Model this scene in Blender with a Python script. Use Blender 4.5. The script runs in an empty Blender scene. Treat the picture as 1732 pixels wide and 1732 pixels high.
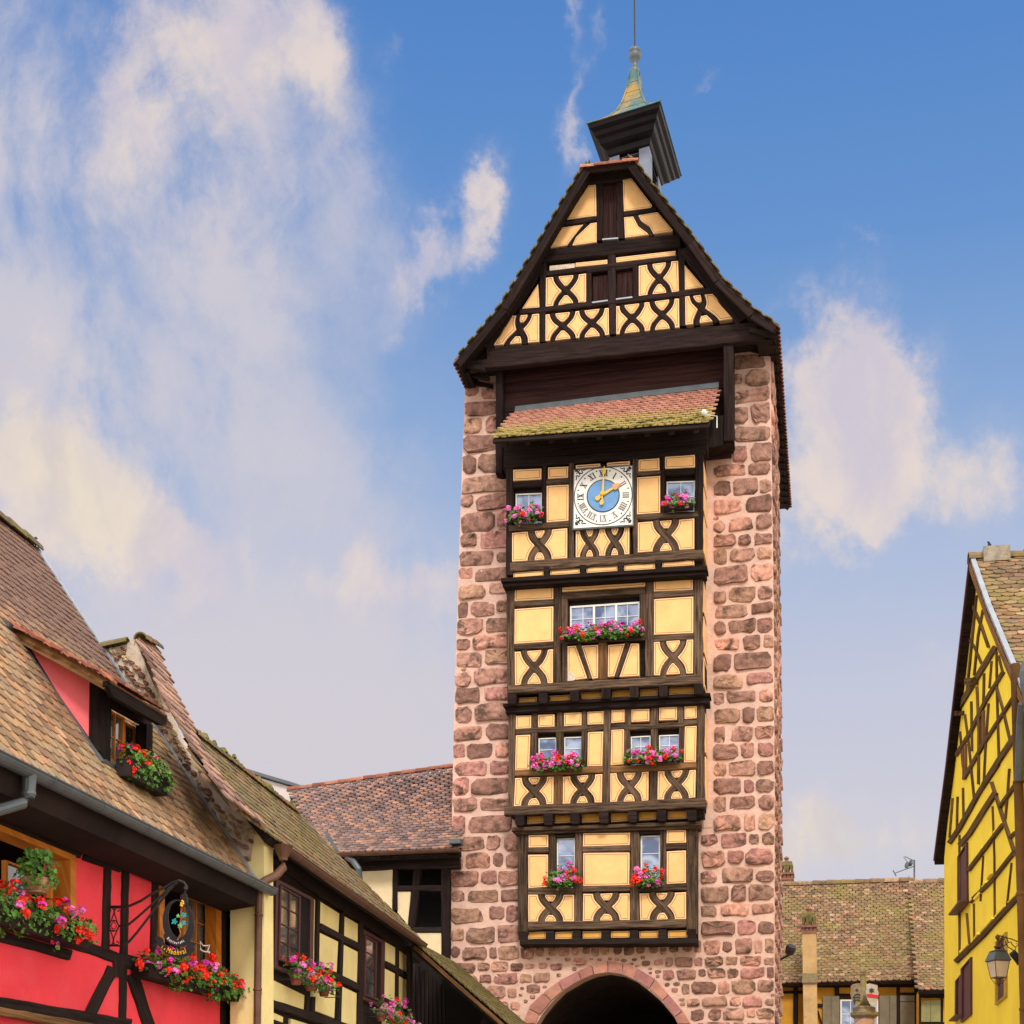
import bpy, math, random
from mathutils import Vector, Matrix
random.seed(7)
V = Vector
sc = bpy.context.scene
COL = sc.collection
# ------------------------------------------------------------------ camera
FPX, PX0, PY0 = 2737.0, 866.0, 1731.0
YAW, PIT = math.radians(11.24), math.radians(5.0)
CAM = V((0, -34.0, 1.6))
FWD = V((-math.sin(YAW)*math.cos(PIT), math.cos(YAW)*math.cos(PIT), math.sin(PIT)))
RGT = V((math.cos(YAW), math.sin(YAW), 0))
UPV = RGT.cross(FWD)
cd = bpy.data.cameras.new('camera'); cam = bpy.data.objects.new('camera', cd); COL.objects.link(cam)
cam.location = CAM; cam.rotation_euler = (math.pi/2+PIT, 0, YAW)
cd.sensor_width = 36; cd.lens = FPX/1732*36; cd.shift_y = (PY0-866)/1732
cd.clip_start = 0.1; cd.clip_end = 3000
sc.camera = cam
sc.view_settings.view_transform = 'Standard'; sc.view_settings.look = 'None'
sc.view_settings.gamma = 1; sc.view_settings.use_curve_mapping = False
sc.view_settings.exposure = 0.32
sc.cycles.max_bounces = 6

# ------------------------------------------------------------------ world
SUN_AZ, SUN_EL = math.radians(163), math.radians(43)      # azimuth from +Y clockwise: behind the camera, a little to its right
def s2l(c):
    return tuple((x/255/12.92 if x/255 <= 0.04045 else ((x/255+0.055)/1.055)**2.4) for x in c)
class NT:
    def __init__(s, nt): s.t = nt; s.n = nt.nodes; s.l = nt.links
    def add(s, ty, **k):
        n = s.n.new(ty)
        for a, b in k.items(): setattr(n, a, b)
        return n
    def put(s, sock, v):
        if isinstance(v, bpy.types.NodeSocket): s.l.new(v, sock)
        elif isinstance(v, bpy.types.Node): s.l.new(v.outputs[0], sock)
        else:
            if hasattr(sock.default_value, '__len__') and len(sock.default_value) == 4 and len(v) == 3: v = (*v, 1)
            sock.default_value = v
    def math(s, op, a, b=None, c=None, clamp=False):
        n = s.add('ShaderNodeMath', operation=op, use_clamp=clamp); s.put(n.inputs[0], a)
        if b is not None: s.put(n.inputs[1], b)
        if c is not None: s.put(n.inputs[2], c)
        return n.outputs[0]
    def vmath(s, op, a, b=None):
        n = s.add('ShaderNodeVectorMath', operation=op); s.put(n.inputs[0], a)
        if b is not None: s.put(n.inputs[1], b)
        return n.outputs['Value'] if op in ('DOT_PRODUCT', 'LENGTH') else n.outputs[0]
    def mix(s, f, a, b, bt='MIX'):
        n = s.add('ShaderNodeMix', data_type='RGBA', blend_type=bt)
        s.put(n.inputs[0], f); s.put(n.inputs[6], a); s.put(n.inputs[7], b)
        return n.outputs[2]
    def noise(s, vec, scale, detail=4, rough=.55, dist=0):
        n = s.add('ShaderNodeTexNoise')
        if vec is not None: s.put(n.inputs['Vector'], vec)
        n.inputs['Scale'].default_value = scale; n.inputs['Detail'].default_value = detail
        n.inputs['Roughness'].default_value = rough; n.inputs['Distortion'].default_value = dist
        return n.outputs[0]
    def rng(s, v, a, b, c=0., d=1.):
        n = s.add('ShaderNodeMapRange', interpolation_type='SMOOTHSTEP'); n.clamp = True
        s.put(n.inputs[0], v)
        for i, x in enumerate((a, b, c, d)): n.inputs[1+i].default_value = x
        return n.outputs[0]

w = bpy.data.worlds.new('World'); sc.world = w; w.use_nodes = True
nt = NT(w.node_tree); nt.n.clear()
tc = nt.add('ShaderNodeTexCoord').outputs['Generated']
sky = nt.add('ShaderNodeTexSky', sky_type='NISHITA'); sky.sun_disc = False
sky.sun_elevation = SUN_EL; sky.sun_rotation = SUN_AZ; sky.air_density = 1.0; sky.dust_density = 0.6; sky.ozone_density = 1.6
STR = 0.1
sep = nt.add('ShaderNodeSeparateXYZ'); nt.put(sep.inputs[0], tc)
az = nt.math('ARCTAN2', sep.outputs[0], sep.outputs[1])
el = nt.math('ARCSINE', sep.outputs[2])
def raydir(px, py):
    return (FWD*FPX + RGT*(px-PX0) - UPV*(py-PY0)).normalized()
def azel(px, py):
    d = raydir(px, py); return math.atan2(d.x, d.y), math.asin(d.z)
comb = nt.add('ShaderNodeCombineXYZ'); nt.put(comb.inputs[0], az); nt.put(comb.inputs[1], el)
# wispy warp of the (azimuth, elevation) plane
wn = nt.add('ShaderNodeTexNoise'); nt.put(wn.inputs['Vector'], tc); wn.inputs['Scale'].default_value = 9
wn.inputs['Detail'].default_value = 6; wn.inputs['Roughness'].default_value = .62
wv = nt.vmath('MULTIPLY', nt.vmath('SUBTRACT', wn.outputs['Color'], (.5, .5, .5)), (.06, .10, 0))
wn2 = nt.add('ShaderNodeTexNoise'); nt.put(wn2.inputs['Vector'], tc); wn2.inputs['Scale'].default_value = 38
wn2.inputs['Detail'].default_value = 5; wn2.inputs['Roughness'].default_value = .65
wv2 = nt.vmath('MULTIPLY', nt.vmath('SUBTRACT', wn2.outputs['Color'], (.5, .5, .5)), (.03, .045, 0))
uv = nt.vmath('ADD', nt.vmath('ADD', comb.outputs[0], wv), wv2)
def blob(px, py, rx, ry, ang=0, amp=1.0, pw=1.0):
    a, e = azel(px, py)
    m = nt.add('ShaderNodeMapping', vector_type='TEXTURE')
    nt.put(m.inputs[0], uv); m.inputs[1].default_value = (a, e, 0)
    m.inputs[2].default_value = (0, 0, math.radians(ang)); m.inputs[3].default_value = (rx/FPX*.93, ry/FPX*.93, 1)
    q = nt.vmath('DOT_PRODUCT', m.outputs[0], m.outputs[0])
    g = nt.math('POWER', 2.718, nt.math('MULTIPLY', q, -1.0))
    return nt.math('MULTIPLY', g, amp)
def addall(L):
    r = L[0]
    for x in L[1:]: r = nt.math('ADD', r, x)
    return r
white = addall([blob(205, 60, 70, 140, 8, .85), blob(265, 185, 60, 100, 20, .70), blob(400, 50, 150, 110, 0, .85), blob(390, 160, 60, 70, 0, .5), blob(530, 80, 60, 85, 30, .7),
    blob(215, 270, 45, 70, 0, .6), blob(600, 260, 60, 130, 25, .4), blob(390, 400, 75, 120, 10, .5), blob(740, 425, 110, 55, 38, 1.1), blob(815, 350, 24, 60, -15, .9),
    blob(690, 500, 80, 40, 45, .55), blob(972, 215, 20, 85, -6, .95), blob(955, 45, 14, 60, 10, .6), blob(1005, 90, 12, 50, 0, .45), blob(660, 100, 20, 40, 20, .4),
    blob(50, 810, 190, 140, 0, 2.1), blob(240, 890, 140, 90, -20, 1.6), blob(370, 900, 80, 70, 0, .8), blob(650, 955, 95, 65, -15, 1.2), blob(560, 1000, 120, 60, 0, .6), blob(740, 1010, 90, 70, 0, .8),
    blob(1450, 640, 95, 115, -12, 1.6), blob(1400, 800, 110, 120, 10, 1.6), blob(1600, 800, 110, 60, 0, .55), blob(1520, 640, 55, 70, 0, .9), blob(1420, 880, 90, 70, 0, .9), blob(1475, 925, 35, 28, 25, .7), blob(1500, 760, 80, 90, 0, .7), blob(1350, 640, 50, 80, 0, .9),
    blob(1690, 750, 55, 85, 0, .8), blob(1650, 860, 90, 60, 0, .6), blob(1200, 170, 18, 14, 0, .3), blob(1470, 400, 22, 14, 0, .3), blob(1230, 1050, 60, 60, 0, .3),
    blob(1600, 1120, 60, 50, 0, .35), blob(1450, 1420, 160, 75, 5, 1.0)])
st = nt.vmath('MULTIPLY', nt.vmath('ADD', tc, nt.vmath('MULTIPLY', wv, (.6, .3, .5))), (1.25, 1.25, .62))
n1 = nt.noise(st, 9, 10, .66, .25)
n2 = nt.noise(st, 26, 8, .62, .4)
nn = nt.math('ADD', nt.math('MULTIPLY', n1, .72), nt.math('MULTIPLY', n2, .28))
soft = nt.math('MINIMUM', nt.math('MULTIPLY', white, 1.6), 1.0)
dens = nt.math('ADD', nt.math('MULTIPLY', white, .78), nt.math('MULTIPLY', nt.math('MULTIPLY', nt.math('SUBTRACT', nn, .5), 4.2), soft))
wfac = nt.math('MULTIPLY', nt.math('POWER', nt.rng(dens, .0, 1.25), 1.1), .94)
lit = nt.rng(nt.noise(st, 15, 8, .6, .3), .36, .62)
# bright cloud added outside the view as fill light, brighter than those in view
out = nt.math('MAXIMUM', nt.rng(nt.math('ABSOLUTE', nt.math('ADD', az, .196)), .42, .9), nt.rng(el, .72, 1.05))
fill_cloud = nt.math('MULTIPLY', out, nt.rng(nt.noise(tc, 2.2, 6, .6, .5), .25, .55, .55, 1.0))
fill_cloud = nt.math('MULTIPLY', fill_cloud, nt.rng(el, -.02, .1))
# thin lilac veil: left half and low down
veil = addall([blob(200, 1180, 560, 240, 0, 1.1), blob(620, 1250, 420, 230, 0, .8), blob(40, 250, 190, 380, 0, 1.1), blob(330, 260, 260, 180, 0, .75), blob(400, 450, 170, 230, 15, .95), blob(120, 640, 260, 110, -10, .7), blob(560, 780, 300, 170, 0, .55), blob(640, 380, 90, 160, 20, .55)])
veil = nt.math('MULTIPLY', veil, nt.rng(nt.math('ADD', nt.math('MULTIPLY', nt.noise(st, 5, 8, .62, .5), .6), nt.math('MULTIPLY', n1, .4)), .36, .62, .25, 1.15))
vfac = nt.rng(veil, 0, 1.1, 0, .85)
warm = nt.rng(addall([blob(110, 830, 190, 120, -15, .9), blob(1480, 1430, 180, 70, 0, 1.3), blob(300, 110, 260, 110, 0, .25)]), 0, 1.1)
k = 1/STR*.80      # exposure 0.32 = x1.25
def C(r, g, b): return tuple(x*k for x in s2l((r, g, b)))
# clear sky: the Nishita sky, toned; fading to the pale lilac of the horizon haze
tone = nt.mix(1.0, sky.outputs[0], (0.62, 0.80, 1.02, 1), 'MULTIPLY')
grad = nt.add('ShaderNodeValToRGB'); nt.put(grad.inputs[0], nt.math('DIVIDE', el, 1.2, clamp=True))
cr = grad.color_ramp.elements
stops = [(0, (216, 210, 214)), (.15, (216, 210, 214)), (.22, (212, 208, 216)), (.29, (202, 204, 220)), (.36, (180, 194, 222)), (.44, (142, 173, 217)),
         (.53, (107, 152, 211)), (.62, (90, 140, 206)), (.8, (66, 118, 192)), (1.2, (52, 100, 176))]
while len(cr) < len(stops): cr.new(.5)
for e_, (p_, c_) in zip(cr, stops): e_.position = p_/1.2; e_.color = (*[x*.80 for x in s2l(c_)], 1)
base = nt.mix(1.0, grad.outputs[0], (10, 10, 10, 1), 'MULTIPLY')
base = nt.mix(.10, base, tone)
v1 = nt.mix(vfac, base, C(212, 206, 213))
cc = nt.mix(warm, nt.mix(lit, C(211, 202, 212), C(232, 217, 209)), nt.mix(lit, C(219, 206, 198), C(238, 224, 202)))
cl = nt.mix(wfac, v1, cc)
cl = nt.mix(fill_cloud, cl, tuple(x*k for x in (1.85, 1.73, 1.58)))
bg = nt.add('ShaderNodeBackground'); nt.put(bg.inputs[0], cl); bg.inputs[1].default_value = STR
nt.put(nt.add('ShaderNodeOutputWorld').inputs[0], bg)

# ------------------------------------------------------------------ sun (high thin cloud: wide and soft)
sl = bpy.data.lights.new('sun', 'SUN'); sl.energy = 1.65; sl.angle = math.radians(10); sl.color = (1, .94, .84)
so = bpy.data.objects.new('sun', sl); COL.objects.link(so)
sd = V((math.sin(SUN_AZ)*math.cos(SUN_EL), math.cos(SUN_AZ)*math.cos(SUN_EL), math.sin(SUN_EL)))
so.rotation_euler = sd.to_track_quat('Z', 'Y').to_euler(); so.location = (-20, -40, 40)

# ------------------------------------------------------------------ materials
MATS = {}
ZM = {}
def material(name, col, rough=.8, var=.25, scale=3., col2=None, f2=(.45, .6), s2=1.5, bump=.0, bscale=30, tint=.0, tints=None, metal=0, spec=.3, uvwood=False, dirt=None, emit=None, alpha=None):
    m = bpy.data.materials.new(name); m.use_nodes = True; t = NT(m.node_tree)
    bs = t.n['Principled BSDF']
    geo = t.add('ShaderNodeNewGeometry'); pos = geo.outputs['Position']
    if uvwood:
        uvn = t.add('ShaderNodeUVMap').outputs[0]
        vec = t.vmath('MULTIPLY', uvn, (1.2, 26, 1)); src = t.vmath('ADD', vec, t.vmath('MULTIPLY', pos, (.3, .3, .3)))
        grain = t.noise(src, 1.0, 6, .7, .4)
        c = t.mix(t.rng(grain, .35, .68), tuple(x*(1-var) for x in col), tuple(x*(1+var*1.6) for x in col))
    else:
        src = pos
        grain = t.noise(pos, scale, 5, .6)
        c = t.mix(t.rng(grain, .3, .7), tuple(x*(1-var) for x in col), tuple(min(1, x*(1+var)) for x in col))
    if tints or tint:
        oi = t.add('ShaderNodeObjectInfo').outputs['Random']
        at = t.add('ShaderNodeAttribute', attribute_name='rnd').outputs['Fac']
        r = t.math('FRACT', t.math('ADD', oi, at))
        if tints:
            rp = t.add('ShaderNodeValToRGB'); rp.color_ramp.interpolation = 'CONSTANT' if len(tints) > 3 else 'LINEAR'
            el_ = rp.color_ramp.elements
            while len(el_) < len(tints): el_.new(.5)
            for i, (e, tcol) in enumerate(zip(el_, tints)): e.position = i/len(tints); e.color = (*tcol, 1)
            t.put(rp.inputs[0], r)
            c = t.mix(1.0, c, rp.outputs[0], 'MULTIPLY')
        if tint:
            r2 = t.math('FRACT', t.math('MULTIPLY', r, 7.31))
            br = t.math('MULTIPLY_ADD', r2, tint*2, 1-tint)
            cb = t.add('ShaderNodeCombineXYZ'); [t.put(cb.inputs[i], br) for i in range(3)]
            c = t.mix(1.0, c, cb.outputs[0], 'MULTIPLY')
    if col2:
        n2 = t.noise(pos, s2, 6, .65, .3)
        c = t.mix(t.rng(n2, *f2), c, col2)
    if dirt:
        n3 = t.noise(pos, dirt[1], 7, .72, .5)
        c = t.mix(t.rng(n3, dirt[2], dirt[3], 0, dirt[4]), c, dirt[0])
    if name in ZM:      # moss gathers along the lower rows of this roof
        z0, z1, mc = ZM[name]; sp = t.add('ShaderNodeSeparateXYZ'); t.put(sp.inputs[0], pos)
        hz = t.math('ADD', t.rng(sp.outputs[2], min(z0, z1), max(z0, z1), 1 if z1 > z0 else 0, 0 if z1 > z0 else 1), t.math('MULTIPLY', t.math('SUBTRACT', t.noise(pos, 6, 6, .7), .5), 1.6))
        c = t.mix(t.rng(hz, .35, .8, 0, .85), c, mc)
    t.put(bs.inputs['Base Color'], c)
    bs.inputs['Roughness'].default_value = rough; bs.inputs['Metallic'].default_value = metal
    bs.inputs['Specular IOR Level'].default_value = .12 if uvwood else spec
    if bump:
        b = t.add('ShaderNodeBump'); b.inputs['Strength'].default_value = bump; b.inputs['Distance'].default_value = .02
        if uvwood: h = grain
        else: h = t.noise(pos, bscale, 6, .65)
        t.put(b.inputs['Height'], h); t.put(bs.inputs['Normal'], b.outputs[0])
    MATS[name] = m; return m
M = MATS
ZM['tile_tan'] = (9.2, 6.6, (.17, .10, .085))
ZM['tile_clock'] = (16.75, 18.15, (.36, .29, .09))
material('stone', (.41, .212, .165), .92, .30, 9, bump=1.6, bscale=11, tint=.24, tints=[(1, 1, 1), (1.15, 1.2, 1.18), (.78, .80, .80), (1.35, 1.3, 1.25), (.9, .98, .92), (1.1, 1.0, 1.08), (.66, .66, .66), (1.05, 1.15, 1.0)],
         col2=(.13, .075, .055), s2=3.6, f2=(.50, .64), dirt=((.18, .14, .04), 5, .66, .78, .7))
material('mortar', (.69, .455, .375), .95, .10, 5, bump=1.0, bscale=13, dirt=((.47, .27, .22), 2.2, .52, .75, .7))
material('shade_stone', (.035, .020, .017), .95, .4, 4, bump=.8, bscale=12)  # near-black: the shade of the passage is put into the stone colour
material('rubble', (.42, .26, .17), .9, .3, 8, bump=.8, bscale=20, tint=.25, tints=[(1, 1, 1), (1.2, 1.5, 1.4), (.8, .7, .8), (1.3, 1.4, 1.1), (.7, .6, .6)])
material('lime_mortar', (.62, .52, .42), .95, .2, 5, bump=.8, bscale=20, dirt=((.22, .17, .13), 3, .52, .7, .7))
material('wood_dark', (.020, .012, .011), .9, .4, bump=.35, uvwood=True, tint=.25)
material('wood_old', (.078, .050, .034), .9, .65, bump=.9, uvwood=True, tint=.35, dirt=((.15, .09, .048), 3.2, .52, .72, .6))
material('wood_black', (.022, .014, .012), .8, .4, bump=.35, uvwood=True, tint=.25)
material('wood_boards', (.030, .012, .011), .8, .4, bump=.4, uvwood=True, tint=.3)
material('timber_olive', (.105, .060, .022), .9, .5, bump=.5, uvwood=True, tint=.25)
material('wood_brown', (.17, .085, .035), .7, .4, bump=.4, uvwood=True, tint=.2)
material('wood_orange', (.52, .17, .018), .5, .18, uvwood=True, bump=.15, tint=.1)
material('paint_maroon', (.085, .028, .030), .55, .15, 5)
material('ochre', (.90, .53, .222), .85, .07, 2.5, bump=.3, bscale=9, tint=.045, dirt=((.78, .40, .15), 2.6, .50, .8, .5))
material('ochre_edge', (.93, .60, .33), .85, .05, 4)
material('ochre_line', (.27, .085, .02), .85, .1, 4)
material('ochre_deep', (.80, .42, .08), .85, .1, 3)
material('bare_plaster', (.62, .50, .40), .9, .2, 20, bump=.5)
material('red_plaster', (.92, .055, .080), .85, .08, 1.4, bump=.6, bscale=10, dirt=((.88, .12, .14), 1.8, .45, .75, .5))
material('pink_plaster', (.88, .17, .19), .8, .06, 3, bump=.25, bscale=25)
material('cream_yellow', (.88, .74, .34), .85, .06, 2, bump=.25, bscale=14, dirt=((.62, .45, .16), 1.4, .55, .8, .4))
material('cream_pale', (.72, .58, .36), .9, .08, 2, bump=.25, bscale=14, dirt=((.5, .38, .24), 2, .55, .8, .4))
material('sun_yellow', (.97, .715, .05), .8, .06, 1.5, bump=.25, bscale=14, dirt=((.93, .64, .035), 1.2, .5, .8, .45))
material('ochre_wall', (.62, .30, .03), .85, .12, 2, bump=.25, bscale=10, dirt=((.35, .17, .04), 1.6, .5, .75, .5))
material('white_wall', (.62, .55, .55), .9, .06, 2, bump=.2)
TL_T = [(1, 1, 1), (1.25, 1.15, 1.05), (.72, .66, .68), (1.1, .92, .85), (.9, .95, 1.), (.6, .55, .6)]
material('tile_tan', (.36, .232, .14), .85, .2, 9, bump=.3, bscale=40, tint=.18, tints=TL_T, dirt=((.33, .26, .10), .9, .46, .72, .55))
material('tile_brown', (.205, .135, .115), .85, .2, 9, bump=.3, bscale=40, tint=.16, tints=[(1, 1, 1), (1.4, 1.2, 1.1), (.8, .78, .85), (.9, .92, 1.05), (1.55, 1.25, 1.1), (.65, .62, .7)], dirt=((.2, .17, .07), 1.1, .56, .75, .4))
material('tile_moss', (.19, .14, .09), .9, .25, 9, bump=.4, bscale=40, tint=.2, tints=[(1, 1, 1), (1.3, 1.2, 1.1), (.7, .7, .7), (1.3, .85, .8), (.8, .9, .9), (1.15, 1.2, 1.)], dirt=((.19, .165, .04), 1.7, .42, .64, .75))
material('tile_moss_thick', (.14, .095, .05), .95, .3, 9, bump=.6, bscale=30, tint=.3, dirt=((.17, .15, .04), 5., .4, .58, .85))
material('tile_mix', (.215, .138, .085), .9, .3, 9, bump=.5, bscale=40, tint=.2, tints=[(1, 1, 1), (1.25, 1.15, 1.0), (.78, .72, .72), (1., .95, .9), (1.2, .88, .8), (.9, .95, .8), (1.6, 1.6, 1.6), (.95, .9, .85)], dirt=((.22, .18, .05), .7, .42, .66, .75))
material('tile_pink', (.36, .225, .175), .85, .2, 12, bump=.3, bscale=40, tint=.2, tints=[(1, 1, 1), (1.15, 1.1, 1.05), (.75, .7, .72), (1.1, 1.0, .9), (.6, .55, .6)], dirt=((.22, .17, .12), 4, .5, .7, .5))
material('voussoir_stone', (.47, .215, .165), .9, .16, 6, bump=.6, bscale=25, tint=.1, tints=[(1, 1, 1), (1.1, 1.15, 1.1), (.88, .85, .9), (.9, .85, 1.05)])
material('tile_red', (.34, .13, .085), .85, .2, 12, bump=.3, bscale=40, tint=.22, tints=[(1, 1, 1), (1.2, 1.15, 1.1), (.8, .75, .75), (1.1, 1.3, 1.3), (.65, .6, .6)])
material('tile_clock', (.43, .20, .15), .85, .2, 7, bump=.3, bscale=40, tint=.12, tints=[(1, 1, 1), (1.1, 1.15, 1.1), (.92, .88, .88), (1.05, 1.05, 1.)])
material('moss', (.17, .155, .035), .95, .4, 9, bump=.9, bscale=30)
material('zinc', (.32, .36, .42), .42, .12, 4, metal=.35, spec=.5)
material('zinc_dark', (.11, .13, .145), .5, .15, 4, metal=.4, spec=.5)
material('copper_brown', (.14, .065, .04), .5, .2, 5, metal=.35, spec=.5)
material('copper_green', (.07, .16, .17), .5, .25, 5, metal=.3, col2=(.36, .23, .06), s2=1.6, f2=(.46, .62), bump=.2, dirt=((.05, .09, .10), 5, .5, .7, .7))
material('cupola_paint', (.006, .004, .006), .5, .3, 4, spec=.25, dirt=((.02, .02, .03), 2.0, .5, .7, .4))
material('cupola_grey', (.22, .25, .34), .6, .1, 4)
material('white_paint', (.78, .78, .74), .5, .04, 6)
material('clock_white', (.82, .81, .77), .5, .04, 9)
material('clock_blue', (.15, .32, .62), .6, .08, 9)
material('ink', (.03, .035, .05), .6, .1, 9)
material('numeral_grey', (.22, .18, .17), .6, .2, 20)
material('gold', (.85, .48, .03), .38, .05, 9, spec=.6)
material('bronze_leaf', (.70, .33, .16), .5, .1, 9)
material('leaf', (.085, .22, .026), .6, .35, 20, tint=.45, spec=.35)
material('leaf_dark', (.035, .10, .022), .6, .35, 20, tint=.35, spec=.35)
material('petal_red', (.92, .030, .012), .55, .1, 20, tint=.2)
material('petal_pink', (.90, .22, .62), .55, .1, 20, tint=.2)
material('petal_magenta', (.82, .06, .50), .55, .1, 20, tint=.2)
material('terracotta', (.30, .085, .05), .8, .15, 10)
material('planter', (.022, .015, .016), .6, .2, 10)
material('iron', (.012, .012, .014), .5, .2, 20, spec=.5)
material('rod_iron', (.06, .035, .025), .6, .2, 20)
material('wicker', (.42, .26, .13), .8, .3, 30)
material('twine', (.45, .36, .18), .9, .2, 30)
material('shutter_grey', (.20, .17, .115), .75, .12, 4, bump=.2)
material('shutter_green', (.25, .235, .10), .75, .12, 4, bump=.2)
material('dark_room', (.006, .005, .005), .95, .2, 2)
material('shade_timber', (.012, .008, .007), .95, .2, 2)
material('curtain', (.55, .56, .60), .9, .15, 3)
material('chimney_plaster', (.58, .37, .17), .9, .12, 3, bump=.3, dirt=((.36, .2, .1), 2.5, .5, .75, .5))
material('brick', (.26, .12, .085), .9, .2, 12, bump=.5)
material('concrete', (.32, .28, .22), .95, .25, 8, bump=.6, dirt=((.16, .13, .06), 5, .5, .7, .7))
material('fountain_stone', (.25, .19, .125), .9, .25, 12, bump=.6, bscale=30, dirt=((.26, .23, .05), 9, .48, .64, .8))
material('pink_sandstone', (.46, .27, .19), .9, .15, 12, bump=.4)
material('white_shield', (.46, .41, .35), .8, .15, 20, dirt=((.4, .33, .1), 12, .5, .7, .6))
material('band_red', (.60, .02, .03), .7, .1, 20)
material('sign_black', (.012, .013, .017), .45, .1, 9, spec=.5)
material('sign_white', (.8, .8, .8), .6, .02, 9)
material('vine_teal', (.02, .33, .36), .6, .2, 20)
material('vine_green', (.16, .55, .22), .6, .2, 20)
material('lamp_glass', (.62, .52, .38), .25, .1, 6, spec=.5)
material('cobble', (.30, .26, .22), .9, .3, 9, bump=.7, bscale=12)
material('pavement', (.34, .30, .26), .9, .2, 6, bump=.4)
material('bird', (.03, .03, .04), .8, .3, 40)
def glass(name, a, b, rough=.06):
    m = bpy.data.materials.new(name); m.use_nodes = True; t = NT(m.node_tree); bs = t.n['Principled BSDF']
    pos = t.add('ShaderNodeNewGeometry').outputs['Position']
    n = t.noise(pos, 2.3, 3, .5, .6)
    t.put(bs.inputs['Base Color'], t.mix(t.rng(n, .35, .65), a, b))
    bs.inputs['Roughness'].default_value = rough; bs.inputs['Specular IOR Level'].default_value = .8
    bs.inputs['Coat Weight'].default_value = .6; bs.inputs['Coat Roughness'].default_value = .03
    bs.inputs['Metallic'].default_value = .35
    MATS[name] = m
glass('pane_sky', (.05, .085, .20), (.34, .42, .60))  # blue of the reflected sky and pale curtains is put into the colour
glass('pane_dark', (.02, .022, .025), (.07, .075, .08))
glass('pane_grey', (.10, .11, .11), (.22, .23, .23))

# ------------------------------------------------------------------ mesh helpers
WL = {}     # world location of everything made, by object name
def wl(o): return WL[o.name] if o else V((0, 0, 0))
def link(name, data, loc, parent=None, mat3=None):
    o = bpy.data.objects.new(name, data); COL.objects.link(o)
    o.parent = parent
    l = loc - wl(parent)
    if mat3 is not None: o.matrix_local = Matrix.Translation(l) @ mat3.to_4x4()
    else: o.location = l
    WL[o.name] = loc.copy(); return o
def thing(name, loc, label, cat, group=None):
    o = link(name, None, V(loc)); o.empty_display_size = .3
    o['label'] = label; o['category'] = cat
    if group: o['group'] = group
    return o
def tag(o, label, cat, group=None):
    o['label'] = label; o['category'] = cat
    if group: o['group'] = group
    return o
def mk(name, vs, fs, mats, parent=None, fm=None, uvs=None, smooth=False, rnd=None, kind=None, label=None):
    if not isinstance(mats, (list, tuple)): mats = [mats]
    c = V((0, 0, 0))
    for v in vs: c += v
    c /= max(1, len(vs))
    me = bpy.data.meshes.new(name); me.from_pydata([tuple(v-c) for v in vs], [], fs)
    for m in mats: me.materials.append(M[m])
    if fm: me.polygons.foreach_set('material_index', fm)
    if smooth: me.polygons.foreach_set('use_smooth', [True]*len(me.polygons))
    if uvs:
        ul = me.uv_layers.new(name='UVMap'); flat = []
        for l in me.loops: flat += uvs[l.vertex_index]
        ul.data.foreach_set('uv', flat)
    if rnd is not None:
        a = me.attributes.new('rnd', 'FLOAT', 'POINT'); a.data.foreach_set('value', rnd)
    me.update()
    o = link(name, me, c, parent)
    if kind: o['kind'] = kind
    if label: o['label'] = label
    return o
class Buf:
    "collects many small pieces into one mesh"
    def __init__(s): s.v = []; s.f = []; s.r = []; s.m = []
    def add(s, vs, fs, r=0., m=0):
        b = len(s.v); s.v += vs; s.f += [tuple(i+b for i in f) for f in fs]; s.r += [r]*len(vs); s.m += [m]*len(fs)
    def box(s, c, hx, hy, hz, r=0., m=0):
        vs = [c+hx*i+hy*j+hz*k for i in (-1, 1) for j in (-1, 1) for k in (-1, 1)]
        s.add(vs, [(0, 1, 3, 2), (4, 6, 7, 5), (0, 4, 5, 1), (2, 3, 7, 6), (0, 2, 6, 4), (1, 5, 7, 3)], r, m)
    def tube(s, pts, r, n=8, m=0, cap=True, rad=None):
        rings = []; up = V((.13, .21, .97))
        for i, p in enumerate(pts):
            d = (pts[min(i+1, len(pts)-1)]-pts[max(i-1, 0)])
            if d.length < 1e-9: d = V((0, 0, 1))
            d.normalize(); a = d.cross(up)
            if a.length < .05: a = d.cross(V((1, 0, 0)))
            a.normalize(); b = d.cross(a); rr = rad[i] if rad else r
            rings.append([p+a*math.cos(2*math.pi*k/n)*rr+b*math.sin(2*math.pi*k/n)*rr for k in range(n)])
        s.loft(rings, m, cap)
    def loft(s, rings, m=0, cap=True, closed=True, r=0.):
        n = len(rings[0]); vs = [v for g in rings for v in g]; fs = []
        for i in range(len(rings)-1):
            for k in range(n if closed else n-1):
                fs.append((i*n+k, i*n+(k+1) % n, (i+1)*n+(k+1) % n, (i+1)*n+k))
        if cap and closed: fs += [tuple(range(n))[::-1], tuple((len(rings)-1)*n+k for k in range(n))]
        s.add(vs, fs, r, m)
    def lathe(s, c, prof, n=14, m=0, axis=V((0, 0, 1))):
        a = axis.orthogonal().normalized(); b = axis.cross(a)
        s.loft([[c+axis*z+(a*math.cos(2*math.pi*k/n)+b*math.sin(2*math.pi*k/n))*r for k in range(n)] for r, z in prof], m)
    def build(s, name, mats, parent=None, smooth=False, kind=None, label=None):
        return mk(name, s.v, s.f, mats, parent, s.m, None, smooth, s.r, kind, label)

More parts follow.
